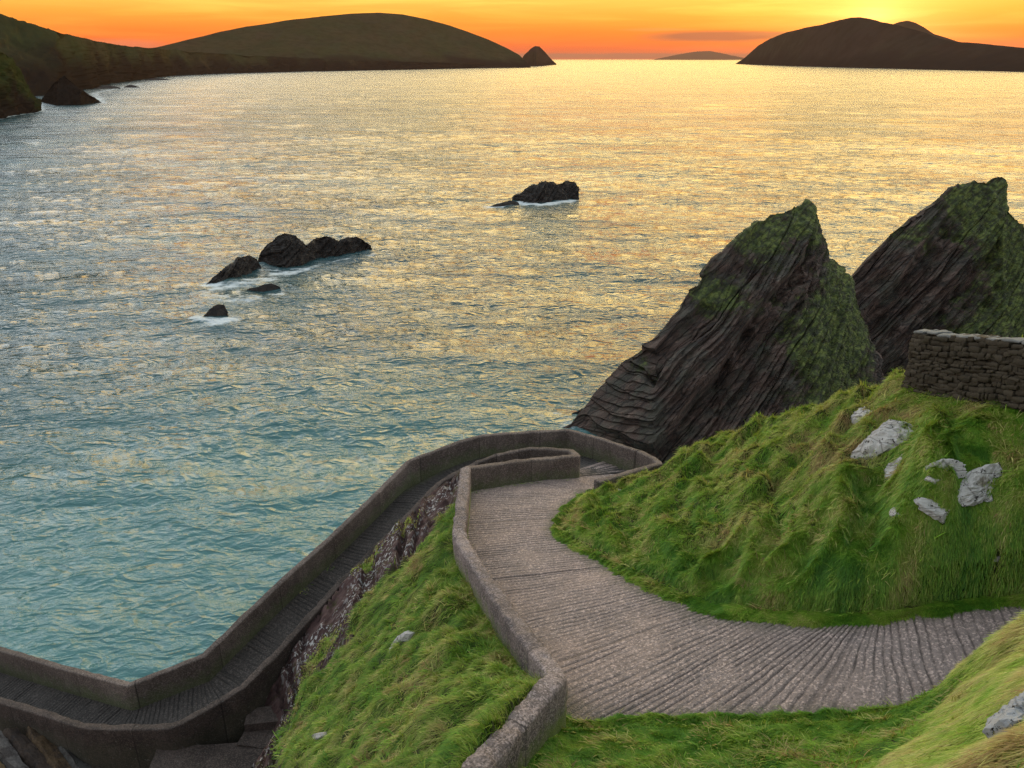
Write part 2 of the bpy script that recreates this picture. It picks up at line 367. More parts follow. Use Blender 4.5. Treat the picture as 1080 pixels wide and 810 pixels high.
# ------------------------------------------------------------------ ground heights
def inpoly(x, y, poly):
    c = np.zeros(x.shape, bool); n = len(poly)
    for i in range(n):
        x1, y1 = poly[i][:2]; x2, y2 = poly[(i+1) % n][:2]
        if y1 == y2: continue
        c ^= ((y1 > y) != (y2 > y)) & (x < (x2-x1)*(y-y1)/(y2-y1)+x1)
    return c
def dist_poly(x, y, P):                     # distance to a polyline and the height of its nearest point
    best = np.full(x.shape, 1e9); hz = np.zeros(x.shape)
    for a, b in zip(P[:-1], P[1:]):
        d = b[:2]-a[:2]; L = d@d+1e-12
        t = np.clip(((x-a[0])*d[0]+(y-a[1])*d[1])/L, 0, 1)
        r = np.hypot(x-a[0]-t*d[0], y-a[1]-t*d[1]); k = r < best
        best = np.where(k, r, best); hz = np.where(k, a[2]+t*(b[2]-a[2]), hz)
    return best, hz
class RBF:
    def __init__(s, P):
        s.P = P = np.array(P); n = len(P); s.c = P[:, :2].mean(0)
        K = s.k(np.hypot(P[:, None, 0]-P[None, :, 0], P[:, None, 1]-P[None, :, 1]))+np.eye(n)*.02
        Q = np.c_[np.ones(n), P[:, :2]-s.c]; A = np.zeros((n+3, n+3)); A[:n, :n] = K; A[:n, n:] = Q; A[n:, :n] = Q.T
        s.w = np.linalg.solve(A, np.r_[P[:, 2], 0, 0, 0])
    def k(s, r): return -r                       # linear kernel: no overshoot
    def __call__(s, x, y):
        o = s.w[-3]+s.w[-2]*(x-s.c[0])+s.w[-1]*(y-s.c[1])
        for p, w in zip(s.P, s.w): o = o+w*s.k(np.hypot(x-p[0], y-p[1]))
        return o
ctlA = [W(*p) for p in [
    (760, 462, 12.7), (720, 478, 13.6), (800, 450, 11.85), (850, 443, 10.75), (900, 424, 9.45), (930, 409, 8.7), (958, 398, 7.8),
    (1010, 418, 7.5), (1080, 440, 7.1), (1180, 470, 7.0),
    (900, 600, 9.75), (900, 550, 9.2), (900, 480, 8.95), (900, 447, 9.0), (1000, 600, 9.1), (1000, 540, 8.4), (1000, 480, 7.7), (1080, 600, 8.8), (1080, 520, 7.9), (1080, 470, 7.35),
    (820, 600, 10.4), (820, 540, 10.1), (820, 490, 10.5), (820, 465, 11.2), (750, 600, 11.1), (750, 550, 11.15), (750, 500, 11.7), (690, 590, 11.9), (690, 540, 12.3), (690, 505, 13.1), (640, 560, 12.9), (640, 530, 13.5), (665, 510, 13.6),
    (800, 780, 10.3), (700, 790, 10.55), (620, 800, 10.6), (900, 780, 9.9), (800, 830, 9.9), (650, 840, 10.2), (560, 830, 10.4), (950, 800, 9.0), (980, 760, 9.3),
    (1000, 745, 8.6), (1020, 705, 8.3), (1050, 680, 7.9), (1080, 662, 7.5), (1040, 750, 7.4), (1080, 720, 6.7), (1020, 800, 7.2), (1075, 790, 6.1), (1150, 700, 6.0), (1150, 640, 7.0),
]]
ctlA += [np.array(p) for p in [(0, 0, CAMZ-1.75), (-2, 0, CAMZ-2.), (2, 0, CAMZ-1.7), (0, -6, CAMZ-1), (6, -5, CAMZ-.5), (-6, -5, CAMZ-1.5), (0, 1.5, CAMZ-2.8), (0, 3.5, CAMZ-6.), (2.5, 3., CAMZ-5.2), (5, 3.0, CAMZ-4.2), (8, 3.0, CAMZ-3.4),
         (-2, 3.5, CAMZ-6.3), (0, 6, CAMZ-8.6), (3, 5.5, CAMZ-8.), (14, 4, CAMZ-2.5), (20, 8, CAMZ-2.5), (20, 14, CAMZ-6.6), (22, 20, CAMZ-7.5),
         (10.5, 24, CAMZ-10.6), (12.5, 22, CAMZ-9.3), (15, 20, CAMZ-6.8), (10, 29, CAMZ-16), (7.5, 31, CAMZ-19), (14, 27, CAMZ-13), (20, 27, CAMZ-12), (10, 36, CAMZ-28), (16, 36, CAMZ-25), (25, 36, CAMZ-20), (7, 38, 8), (14, 44, 2), (24, 44, 8)]]
for i in list(range(0, len(PA), 22)):
    A, B = PA[i], PB[i]
    ctlA += [B, (A+B)/2, A]
swa = W(961, 404, 7.8); swb = W(1080, 428, 6.95); swl = np.array([swa, swb, swa+(swb-swa)*2.2])
w1line = np.vstack([near_leg[::-1], upper[1:]])
GA = RBF(ctlA)
ctlB = [W(*p) for p in [
    (478, 505, 14.6), (474, 540, 13.8), (468, 568, 13.4), (484, 600, 13.15), (503, 640, 12.6), (531, 672, 11.95), (557, 700, 11.2), (560, 722, 10.75), (520, 765, 9.85), (478, 808, 9.6),
    (450, 545, 15.2), (440, 580, 15.0), (450, 620, 13.7), (400, 660, 15.2), (425, 640, 14.5), (350, 700, 16.9), (320, 692, 17.9), (375, 640, 16.3), (400, 600, 16.2), (365, 625, 17.2), (415, 570, 16.3),
    (400, 740, 13.3), (350, 760, 15.0), (300, 805, 15.6), (400, 805, 12.2), (450, 700, 12.1), (450, 760, 11.2), (500, 730, 10.75), (450, 800, 10.7), (300, 770, 17.3), (320, 730, 16.9), (285, 800, 17.0),
    (440, 830, 10.3), (350, 850, 12.5), (250, 850, 16.5), (480, 680, 11.9), (470, 640, 12.8)]]
lowf = [np.array([p[0]*.99, p[1]-.35, p[2]-d]) for p, d in zip(low_inner, [-.05, -.05, -.1, -.15, -.15, -.1, .1, .8, 1.9, 2.0, 1.9, 1.9, 1.8, 1.8, 1.9, 2.0, 2.2])]
ctlB += lowf
ctlB += [np.array(p) for p in [(-8.2, 18.7, CAMZ-20.4), (-9.5, 17.5, CAMZ-20.9), (-12, 17, CAMZ-21), (-14, 17.3, CAMZ-21), (-7.4, 19.2, CAMZ-19.6), (-17, 18, CAMZ-21), (-12, 14, CAMZ-20.5), (-9, 14, CAMZ-19.8), (-7, 13, CAMZ-18), (-20, 15, CAMZ-21), (-30, 15, CAMZ-22), (-12, 8, CAMZ-19), (-20, 6, CAMZ-18),
        (-5, 9, CAMZ-15), (-3, 6, CAMZ-10.5), (-6, 3, CAMZ-12), (-10, 0, CAMZ-12), (-3, 2, CAMZ-6), (-2, 0, CAMZ-2.1), (-4, -2, CAMZ-3), (-8, -5, CAMZ-4), (-20, -5, CAMZ-10), (-30, 0, CAMZ-16)]]
GB = RBF(ctlB)
polyB = [tuple(p[:2]) for p in near_leg[::-1]] + [tuple(p[:2]) for p in upper[1:]] + [tuple(p[:2]) for p in low_inner] + [(-40, low_inner[-1][1]), (-40, -8), (-1.2, -8), (-1.2, 4)]
polyPath = [tuple(p[:2]) for p in PA[::12]] + [tuple(p[:2]) for p in PB[::-12]]
polyLow = [tuple(p[:2]) for p in QA[::12]] + [tuple(p[:2]) for p in QB[::-12]]
polySea = [tuple(p[:2]) for p in outer] + [(kerb[1][0], kerb[1][1]), (kerb[1][0]+.5, kerb[1][1]+.5), (9, 60), (9, 70), (-60, 70), (-60, outer[0][1])]
pitA = [tuple(p[:2]) for p in isl_front] + [tuple(p[:2]) for p in isl_back]
Cc = (PA+PB)/2; Cc = Cc[::20]; Qc = (QA+QB)/2; Qc = Qc[::20]
GS = .1; gx = np.arange(-27, 26.01, GS); gy = np.arange(-4, 44.01, GS)
def raster(o, dil=3):
    me = o.data; n = len(me.vertices); a = np.empty(n*3, np.float32); me.vertices.foreach_get('co', a); a = a.reshape(-1, 3)
    i = np.round((a[:, 0]-gx[0])/GS).astype(int); j = np.round((a[:, 1]-gy[0])/GS).astype(int); k = (i > 0) & (j > 0) & (i < len(gx)) & (j < len(gy))
    S = np.full((len(gy), len(gx)), 1e9); np.minimum.at(S, (j[k], i[k]), a[k, 2]); own = S < 1e8; M = S.copy()
    for _ in range(dil):
        T = M.copy()
        for dy, dx in ((0, 1), (0, -1), (1, 0), (-1, 0), (1, 1), (-1, -1), (1, -1), (-1, 1)): T = np.minimum(T, np.roll(np.roll(M, dy, 0), dx, 1))
        M = np.where(M < 1e8, M, T)
    return own, M
PO, PH = raster(path_o); QO, QH = raster(low_o)
def near_own(O):                      # strictly inside the paved raster
    T = O.copy()
    for dy, dx in ((0, 1), (0, -1), (1, 0), (-1, 0)): T &= np.roll(np.roll(O, dy, 0), dx, 1)
    return T
def mound_flow(x, y):
    fx, fy = -.62, -.78
    return fx, fy
def ground(x, y):
    x = np.asarray(x, float); y = np.asarray(y, float)
    za = GA(x, y); zb = GB(x, y)
    inB = inpoly(x, y, polyB); pth = inpoly(x, y, polyPath); low = inpoly(x, y, polyLow); sea = inpoly(x, y, polySea) & ~low
    dP, hP = dist_poly(x, y, Cc); dO, hO = dist_poly(x, y, outer); dQ, hQ = dist_poly(x, y, Qc); dI, hI = dist_poly(x, y, low_inner)
    # distance from the walkway edge for damping the tussocks
    dLft, _ = dist_poly(x, y, PA[::12]); dRgt, _ = dist_poly(x, y, PB[::12]); e = np.minimum(dLft, dRgt)
    wp, wq = sstep(0, 1.2, e), 1
    # tussocks combed down the mound
    a = x*-.60+y*-.80; b = x*.80-y*.60
    wx = fbm(x*.35, y*.35, 2.)*1.2
    lock = ridged((b+wx*.9)*.85, a*.26+wx*.4, 4., 2)
    far = sstep(9, 12.5, y)
    mA = wp*far*(.72*lock-.33+.30*fbm(x*.75, y*.75, 1.)+.10*fbm(x*1.9, y*1.9, 4.))*(.1+.9*sstep(.4, 1.6, dist_poly(x, y, swl)[0])) + (1-far)*wp*(.20*fbm(x*1.3, y*1.3, 7.)+.07*fbm(x*3.6, y*3.6, 2.)) + .05*fbm(x*2.6, y*2.6, 8.)*sstep(0, .3, e)
    lawn = (y < 12.2) & (x > -1) & (x < 6.2); mA = np.where(lawn, mA*.6, mA)
    za = za-.04*(1-sstep(.3, 1.3, dist_poly(x, y, swl)[0]))+mA + .10*sstep(0, .5, e)
    # left slope: rock strip near the lower wall, lumpy turf above
    t = dI + .5*fbm(x*.7, y*.7, 3.)
    rock = 1-sstep(3.0, 3.3, dI+1.4*fbm(x*.55, y*.55, 3.))
    gully = sstep(-6.2, -7.2, x+.25*(y-19)+.5*fbm(x*.9, y*.9, 5.)) * (1-sstep(3., 9, 17-y)*0)
    rock = np.maximum(rock, gully)
    n = (x*.55+y*.25+zb*.80)
    lay = _perm[(np.floor(n*3.2+fbm(x*.6, y*.6, 2.)*1.4).astype(int)) & 255]/255.
    edge = sstep(0, .35, dI)*sstep(0.2, .7, dist_poly(x, y, upper)[0])
    zb = zb + rock*edge*(.55*(lay-.5)+.22*fbm(x*2.5, y*2.5, 1.)) + (1-rock)*edge*(.38*fbm(x*1.1, y*1.1, 6.)+.18*ridged(x*.9, y*.9, 3., 2)+.05*fbm(x*3, y*3, 3.))
    z = np.where(inB, zb, za)
    rk = np.where(inB, rock, 0.)
    cl = np.minimum(hO-1.0-.15, 60) - np.maximum(dO-.1, 0)*1.9 + .6*fbm(x*.5, y*.5, 9.)*sstep(.3, 2, dO)
    z = np.where(sea, np.maximum(np.minimum(cl, hO-1.2), -3), z); rk = np.where(sea, 1., rk)
    pin = inpoly(x, y, polyPath); se = np.where(pin, -e, e); bd = -.10+.14*fbm(x*1.1, y*1.1, 3., 3)+.10*fbm(x*3.7, y*3.7, 6., 2)
    near = (PH < 1e8) & ~inB; low = QO
    z = np.where(near, np.minimum(np.maximum(z, PH-.2), PH+.06), z)
    z = np.where(near, PH-.07+.13*sstep(-.08, .10, se-bd)+(z-PH-.06)*sstep(.1, .4, se), z); pth = near & (se < bd)
    z = np.where(PO & pin & (e > .3), PH-.07, z)
    z = np.where((QH < 1e8) & (~inB | (dI < .1)), np.minimum(z, QH-.06), z)
    d1, h1 = dist_poly(x, y, w1line); z = np.where(d1 < .19, np.minimum(z, h1-.22), z)
    pit = inpoly(x, y, pitA); z = np.where(pit, hI*0+CAMZ-16.0, z)
    z = np.where((inB | pit) & (dI < .12), np.minimum(z, hI-.1), z)
    return z, dict(inB=inB, pth=pth, low=low, sea=sea, rock=rk, e=e, dI=dI, pit=pit, dQ=dQ)
XX, YY = np.meshgrid(gx, gy)
ZZ, INFO = ground(XX, YY)
lich = INFO['rock']*sstep(-8.2, -6.6, XX)*INFO['inB']*sstep(0, .4, INFO['dI']+.2)
och = INFO['rock']*sstep(-8.6, -10.5, XX)*INFO['inB']
ROCKG = INFO['rock']
link = link_mesh('hillside', np.stack([XX, YY, ZZ], -1).reshape(-1, 3), grid_faces(len(gy), len(gx)), M_GROUND,
                 attrs={'rock': ROCKG, 'lichen': lich, 'ochre': och})
tag(link, 'grassy and rocky hillside carrying the path', kind='structure')
def samp(G, x, y):
    i = np.clip((x-gx[0])/GS, 0, len(gx)-1.001); j = np.clip((y-gy[0])/GS, 0, len(gy)-1.001)
    i0 = i.astype(int); j0 = j.astype(int); a = i-i0; b = j-j0
    return (G[j0, i0]*(1-a)+G[j0, i0+1]*a)*(1-b)+(G[j0+1, i0]*(1-a)+G[j0+1, i0+1]*a)*b
GYx, GXx = np.gradient(ZZ, GS)
def hit(px, py, lo=4, hi=60):
    d = ray(px, py); k = np.arange(lo, hi, .03); P = d[None]*k[:, None]; P[:, 2] += CAMZ
    z = samp(ZZ, P[:, 0], P[:, 1]); w = np.where(P[:, 2] < z)[0]
    return P[w[0]] if len(w) else P[-1]

# ------------------------------------------------------------------ walls
def build_wall(name, C, w, H, m, label, cat='wall', rnd=.07, rough=.015, Hfun=None, step=.12, parent=None, closed_top=True):
    C = np.array(C); C3, q = resample(C, step); n = len(C3)
    # include the true corners
    T = np.gradient(C3[:, :2], axis=0); k = np.hanning(5); k /= k.sum()
    T = np.stack([np.convolve(np.pad(T[:, i], 2, 'edge'), k, 'valid') for i in (0, 1)], 1)
    T /= np.linalg.norm(T, axis=1)[:, None]+1e-9; Nn = np.stack([-T[:, 1], T[:, 0]], 1)
    nv = 14
    prof = [(-w/2, -H*(1-i/6)) if i < 6 else None for i in range(6)]
    prof = [(-w/2, -rnd-(H-rnd)*(1-i/7)) for i in range(8)]
    a = [(-w/2+rnd*(1-math.cos(t)), -rnd+rnd*math.sin(t)) for t in np.linspace(.4, math.pi/2, 4)]
    mid = [(x, .004*(1 if abs(x) < w/4 else 0)) for x in np.linspace(-w/2+rnd, w/2-rnd, 5)[1:-1]]
    left = prof+a; right = [(-x, z) for x, z in left][::-1]
    pr = np.array(left+mid+right); nv = len(pr)
    V = np.zeros((n, nv, 3))
    V[..., 0] = C3[:, None, 0]+Nn[:, None, 0]*pr[None, :, 0]; V[..., 1] = C3[:, None, 1]+Nn[:, None, 1]*pr[None, :, 0]
    V[..., 2] = C3[:, None, 2]+pr[None, :, 1]
    x, y, z = V[..., 0].copy(), V[..., 1].copy(), V[..., 2].copy()
    d = rough*(fbm(x*2, y*2, z*2, 3)+.5*fbm(x*9, y*9, z*9, 2))
    V[..., 0] += Nn[:, None, 0]*np.sign(pr[None, :, 0])*d; V[..., 1] += Nn[:, None, 1]*np.sign(pr[None, :, 0])*d
    V[..., 2] += (1.6*d+.02*fbm(x*1.1, y*1.1, 4., 3))*(pr[None, :, 1] > -rnd*1.2)
    low = np.clip(-pr[None, :, 1]/min(H, 1.1), 0, 1)*np.ones((n, 1))
    v = V.reshape(-1, 3); f = grid_faces(n, nv)
    # end caps as quads to a collapsed strip
    caps = []
    for base in (0, (n-1)*nv):
        for i in range(nv//2):
            j = nv-1-i; a_, b_, c_, d_ = base+i, base+min(i+1, nv-1), base+j-1, base+j
            if len({a_, b_, c_, d_}) == 4: caps.append([a_, b_, c_, d_])
    f = np.vstack([f, np.array(caps)])
    o = link_mesh(name, v, f, m, parent, attrs={'low': low.ravel(), 'run': np.repeat(q, nv)})
    if label: tag(o, label, cat)
    return o
w1 = build_wall('parapet_wall', np.vstack([near_leg[::-1], upper[1:]]), .37, 1.35, M_WALLU,
                'thick rounded concrete wall edging the upper path, turning a sharp corner at the bottom', rnd=.085, rough=.035, step=.08)
w1b = build_wall('return_section', np.vstack([isl_front, isl_back[1:5]]), .27, 1.35, M_WALL, None, rnd=.06, rough=.015, parent=w1)
w2 = build_wall('parapet_wall', outer, .24, 1.5, M_WALL, 'long outer concrete parapet on the sea side of the lower path', rnd=.05, rough=.012)
w2b = build_wall('kerb_wall', kerb[:], .26, 1.25, M_WALL, None, rnd=.05, rough=.012, parent=None)
w2b.name = 'return_section'; w2b.parent = w2
low_line = np.vstack([isl_back[4:6], low_inner])
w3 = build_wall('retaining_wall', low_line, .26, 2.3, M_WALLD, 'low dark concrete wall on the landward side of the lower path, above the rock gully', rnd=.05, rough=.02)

# concrete ledges in the gully
def box_mesh(name, c, size, rot, m, label, cat, group=None, rough=.03, n=8, taper=0):
    vs, fs = [], []
    g = np.linspace(-.5, .5, n)
    for ax in range(3):
        for sg in (-.5, .5):
            A, B = np.meshgrid(g, g, indexing='ij'); V = np.zeros((n, n, 3)); o = [k for k in range(3) if k != ax]
            V[..., ax] = sg; V[..., o[0]] = A; V[..., o[1]] = B
            fs.append(grid_faces(n, n)+len(vs)*n*n); vs.append(V.reshape(-1, 3))
    v = np.vstack(vs)*np.array(size)
    if taper: v[:, 0] *= 1-taper*(v[:, 2]/size[2]+.5)
    q = v+np.array(c); dd = rough*np.stack([fbm(q[:, 0]*2+k*9, q[:, 1]*2, q[:, 2]*2, 4) for k in range(3)], 1); v = v+dd
    o = link_mesh(name, v, np.vstack(fs), m, smooth=False, attrs={'low': np.full(len(v), .3)})
    o.location = c; o.rotation_euler = rot; tag(o, label, cat, group); return o
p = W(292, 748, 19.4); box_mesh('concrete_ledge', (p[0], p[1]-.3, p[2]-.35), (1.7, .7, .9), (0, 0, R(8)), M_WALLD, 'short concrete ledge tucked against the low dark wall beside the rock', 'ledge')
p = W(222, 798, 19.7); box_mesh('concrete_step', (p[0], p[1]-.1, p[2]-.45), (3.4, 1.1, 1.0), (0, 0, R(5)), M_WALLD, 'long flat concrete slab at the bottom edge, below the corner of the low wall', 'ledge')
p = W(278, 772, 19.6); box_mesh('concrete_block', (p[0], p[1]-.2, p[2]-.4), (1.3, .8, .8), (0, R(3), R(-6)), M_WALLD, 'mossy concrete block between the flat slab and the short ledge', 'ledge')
# tilted slabs below the lower wall
SL = [('ochre stained', 'at the far left edge'), ('pale grey', 'second in from the left edge'), ('dark brown', 'third in from the left edge'), ('orange brown', 'in the middle of the row'), ('cracked grey', 'right of the row middle'),
      ('brown', 'under its bend'), ('greyish', 'below its straight stretch'), ('small dark', 'nearest the flat concrete slab')]
for i in range(8):
    p = W(-14+21*i, [806, 800, 796, 794, 795, 797, 801, 806][i], 20.55+.06*i)
    mm = NT('slab_rock_%d' % i); P = mm.pos(); base = [(.17, .11, .05), (.16, .14, .13), (.09, .06, .045), (.16, .10, .055), (.13, .12, .11), (.11, .08, .055), (.12, .105, .095), (.06, .05, .045)][i]
    cc = mm.mix(mm.noise(2.5, 6, .7, mm.mapv(P, (1, 1, 3))), base, tuple(x*.25 for x in base))
    cc = mm.mix(mm.ramp(mm.noise(1.9, 5, .7, P), [(.46, 0.), (.6, .8)]), cc, (.03, .022, .02))
    mm = mm.out(cc, .85, mm.bump(mm.noise(6, 6, .75, P), .9, .1), .25)
    box_mesh('rock_slab', (p[0], p[1]-.2, p[2]-.35), (3.4-.12*i, .40, 1.2), (R(-30+4*(i % 2)), R(4), R(-42+3*(i % 3))), mm, '%s bedrock slab under the low wall, %s' % SL[i], 'rock', 'bedrock slabs below the low wall', rough=.07, n=26, taper=.1)

# stone wall on the knoll
def stone_wall():
    a = W(961, 404, 7.8); b = W(1080, 428, 6.95); d = b-a; a = a.copy(); b = a+d*2.2; b[2] = a[2]+(W(1080, 424, 6.85)[2]-a[2])*2.0
    root = empty('stone_wall', tuple(a)); tag(root, 'dark drystone wall with a pale coping on top of the grass knoll', 'wall')
    L = np.linalg.norm((b-a)[:2]); T = (b-a)/L; ez = np.array([0, 0, 1.]); N = np.array([T[1], -T[0], 0]); N /= np.linalg.norm(N)
    if N[1] > 0: N = -N
    Hh = 1.38; th = .5; r = random.Random(3); vs, fs, rn = [], [], []
    def stone(cs, cz, w, h, dep, off):
        g = 4; base = sum(len(v) for v in vs)
        u = np.linspace(-1, 1, g); A, B = np.meshgrid(u, u, indexing='ij')
        pts = []
        faces = []
        for ax in range(3):
            for sg in (-1, 1):
                V = np.zeros((g, g, 3)); o = [k for k in range(3) if k != ax]; V[..., ax] = sg; V[..., o[0]] = A; V[..., o[1]] = B
                faces.append(grid_faces(g, g)+base+len(pts)*g*g); pts.append(V.reshape(-1, 3))
        P = np.vstack(pts); P = P/ (np.abs(P)**5).sum(1)[:, None]**(1/5)
        P = P*np.array([w/2, dep/2, h/2]); P += .034*np.stack([fbm(P[:, 0]*6+cs*3+k, P[:, 1]*6+cz*5, P[:, 2]*6, 2) for k in range(3)], 1)
        Q = a[None]*1 + T[None]*(cs+P[:, 0:1]) + N[None]*(off+P[:, 1:2]) + ez[None]*(cz+P[:, 2:3])
        vs.append(Q-a); fs.append(np.vstack(faces)); rn.append(np.full(len(Q), r.random()))
    for side in (1, -1):
        z = -.5
        while z < Hh-.03:
            h = r.uniform(.06, .13); s = 0
            while s < L:
                w = r.uniform(.1, .36); stone(s+w/2, z+h/2+r.uniform(-.03, .03)+.05*math.sin(s*2.1+z*3), w*1.07, h*r.uniform(1., 1.3), .26, side*(th/2-.1)+r.uniform(-.05, .04)); s += w
            z += h
    z = -.5
    while z < Hh-.05:
        h = r.uniform(.08, .16); stone(.08, z+h/2, .24, h*.94, th*.95, 0); z += h
    hw = th/2-.12; cb = sum(len(v) for v in vs); P8 = np.array([a*0+T*u+N*o_+ez*z_ for u in (.1, L-.1) for o_ in (-hw, hw) for z_ in (-.5, Hh-.03)])
    vs.append(P8); fs.append(np.array([(0, 1, 3, 2), (4, 6, 7, 5), (0, 4, 5, 1), (2, 3, 7, 6), (0, 2, 6, 4), (1, 5, 7, 3)])+cb); rn.append(np.full(8, .45))
    o = link_mesh('stone_face', np.vstack(vs), np.vstack(fs), M_STONE, root, attrs={'rnd': np.concatenate(rn)})
    vs.clear(); fs.clear(); rn.clear(); s = -.02
    while s < L:
        w = r.uniform(.3, .7); stone(s+w/2, Hh+.02+r.uniform(-.03, .03), w*.99, .085, th*1.02, r.uniform(-.02, .02)); s += w
    link_mesh('coping', np.vstack(vs), np.vstack(fs), M_CAP, root)
stone_wall()

# ------------------------------------------------------------------ lofted rocks, stacks and hills
def interp_px(pts, xs):
    pts = np.array(pts, float); return np.interp(xs, pts[:, 0], pts[:, 1])
def loft(name, sil, base, rdz, bdz, m, ns=120, nt=50, bulge=.0, strata=None, amp=.3, nsc=.3, label=None, cat=None, group=None, kind=None, cliff=None, mossf=None, seadrop=1.5, parent=None, even=False, ridgez=None):
    """sil: skyline points; base: waterline points; the ridge stands rdz metres behind the waterline, the back foot bdz behind that"""
    x0, x1 = sil[0][0], sil[-1][0]; sp = np.array(sil, float)
    seg = np.hypot(np.diff(sp[:, 0]), np.diff(sp[:, 1])); cs = np.r_[0, np.cumsum(seg)]; q = np.linspace(0, cs[-1], ns)
    sx = np.interp(q, cs, sp[:, 0]); sy = np.interp(q, cs, sp[:, 1])
    by = interp_px(base, sx)
    Fp, Rp, Bp = [], [], []
    hts = []
    for i in range(ns):
        zf = depth_sea(sx[i], by[i]); hts.append(max(by[i]-sy[i], 0))
    hts = np.array(hts); tp = np.clip(hts/hts.max(), 0, 1)**.6
    for i in range(ns):
        zf = depth_sea(sx[i], by[i]); f = WD(sx[i], by[i], zf); f[2] = -seadrop
        r = WD(sx[i], sy[i], (zf+rdz*tp[i]) if ridgez is None else ridgez(sx[i]))
        b = WD(sx[i], sy[i], (zf+rdz*tp[i]) if ridgez is None else ridgez(sx[i])); k = bdz*tp[i]+.5; b = b*1.; b[:2] *= 1+k/max(np.hypot(b[0], b[1]), 1); b[2] = -seadrop
        Fp.append(f); Rp.append(r); Bp.append(b)
    Fp, Rp, Bp = map(np.array, (Fp, Rp, Bp))
    nb = nt//3; V = np.zeros((ns, nt+nb, 3))
    for j in range(nt):
        t = j/(nt-1); te = t
        V[:, j] = Fp*(1-te)+Rp*te
        V[:, j, 2] += bulge*np.sin(math.pi*t)*hts/hts.max()
    for j in range(nb):
        t = (j+1)/nb; V[:, nt+j] = Rp*(1-t)+Bp*t
    G1 = np.gradient(V, axis=0); G2 = np.gradient(V, axis=1); Nn = np.cross(G1, G2); Nn /= np.linalg.norm(Nn, axis=2)[..., None]+1e-9
    if Nn[..., 1].mean() > 0 and False: Nn = -Nn
    s_ = np.where((Nn[:, :nt, 1].mean() > 0), -1., 1.); Nn *= s_
    x, y, z = V[..., 0].copy(), V[..., 1].copy(), V[..., 2].copy()
    d = amp*fbm(x*nsc, y*nsc, z*nsc, 6, .6)
    if strata and strata[2] > 1.5: d = d+.7*(ridged(x*.16+z*.1, y*.16, z*.22-x*.1, 4)-.62)+.25
    if strata:
        n, th, am = strata; n = np.array(n, float)/np.linalg.norm(n)
        for k, (sc, a_) in enumerate(((1., 1.), (.37, .5), (.14, .22))):
            s = (x*n[0]+y*n[1]+z*n[2])/(th*sc)+.55*fbm(x*.05/sc**.5, y*.05/sc**.5, z*.05/sc**.5, 3)
            c = np.floor(s).astype(int); fr = s-c
            ra = _perm[(c+31*k) & 255]/255.; rb = _perm[(c+1+31*k) & 255]/255.
            seg_ = noise3(x*.12/sc+k*5, y*.12/sc, z*.12/sc)
            d = d+am*a_*((ra+(rb-ra)*sstep(.92, 1., fr)-.5)*(1+seg_)-.35*fr)
    tt = np.arange(nt+nb)/(nt-1.); d = d*(1-.55*sstep(.7, 1., np.minimum(tt, 1)))[None, :]
    w = np.ones_like(d); w *= sstep(0, .02, np.arange(ns)/ns)[:, None]*sstep(0, .02, 1-np.arange(1, ns+1)/ns)[:, None] if not even else 1
    mo = np.zeros_like(d)
    if mossf is not None:
        mo = mossf(x, y, z); mk = sstep(.35, .65, mo+.5*fbm(x*.3, y*.3, z*.3, 3)); d = d*(1-.55*mk)+mk*(.55*np.abs(fbm(x*.5, y*.5, z*.5, 4)))
    if strata and strata[2] > 1.5: w = w*(.25+.75*sstep(.03, .24, np.arange(ns)/ns))[:, None]
    V += Nn*(d*w)[..., None]
    at = {}
    if mossf is not None: at['moss'] = mo
    if cliff: at['cliff'] = 1-sstep(cliff[0], cliff[1], z+cliff[2]*fbm(x*cliff[3], y*cliff[3], 0*z, 4))
    o = link_mesh(name, V.reshape(-1, 3), grid_faces(ns, nt+nb), m, parent, attrs=at, smooth=(m not in (M_STACK, M_SROCK)))
    c = Fp.mean(0); c[2] = 0; recenter(o, c)
    tag(o, label, cat, group, kind); return o

def blob(x, z, bx, bz, rx, rz): return np.exp(-((x-bx)/rx)**2-((z-bz)/rz)**2)
def moss1(x, y, z):      # crest, right-hand flank
    m = .85*blob(x, z, 37, 25, 4.5, 4)+.75*blob(x, z, 30, 22, 4, 2.5)+.62*blob(x, z, 24, 16, 3.5, 1.8)+.8*blob(x, z, 42, 15, 3.4, 9)+.75*blob(x, z, 37, 11, 4.6, 4.5)+.5*blob(x, z, 34, 5, 5, 4)+.35*blob(x, z, 30, 15, 9, 6)+.5*blob(x, z, 15, 8.5, 2.5, 1.5)
    return m
def moss2(x, y, z):
    m = .9*blob(x, z, 66, 23, 7, 4)+.8*blob(x, z, 70, 16, 8, 8)+.6*blob(x, z, 64, 9, 9, 4)+.55*blob(x, z, 55, 19, 4, 2.5)+.6*blob(x, z, 78, 8, 6, 8)
    return m
s1 = [(584, 456), (603, 447), (612, 435), (632, 410), (660, 378), (694, 350), (711, 330), (728, 305), (737, 297), (752, 276), (766, 263), (783, 247), (800, 235), (812, 226), (826, 224), (838, 218), (843, 219), (850, 210), (857, 216), (862, 222), (866, 232), (868, 243),
      (874, 258), (877, 270), (890, 283), (898, 293), (902, 312), (909, 328), (918, 348), (921, 362), (931, 382), (940, 410), (955, 450)]
loft('sea_stack', s1, [(584, 457), (603, 462), (640, 484), (690, 514), (760, 518), (860, 510), (955, 485)], 16, 16, M_STACK, 520, 330, 1.5, ((-.52, -.22, .76), 2.1, 2.5), 0.7, .11,
     'nearer purple slate sea stack, standing whole right behind the hairpin of the path', 'rock', 'pointed slate sea stacks', mossf=moss1, seadrop=2)
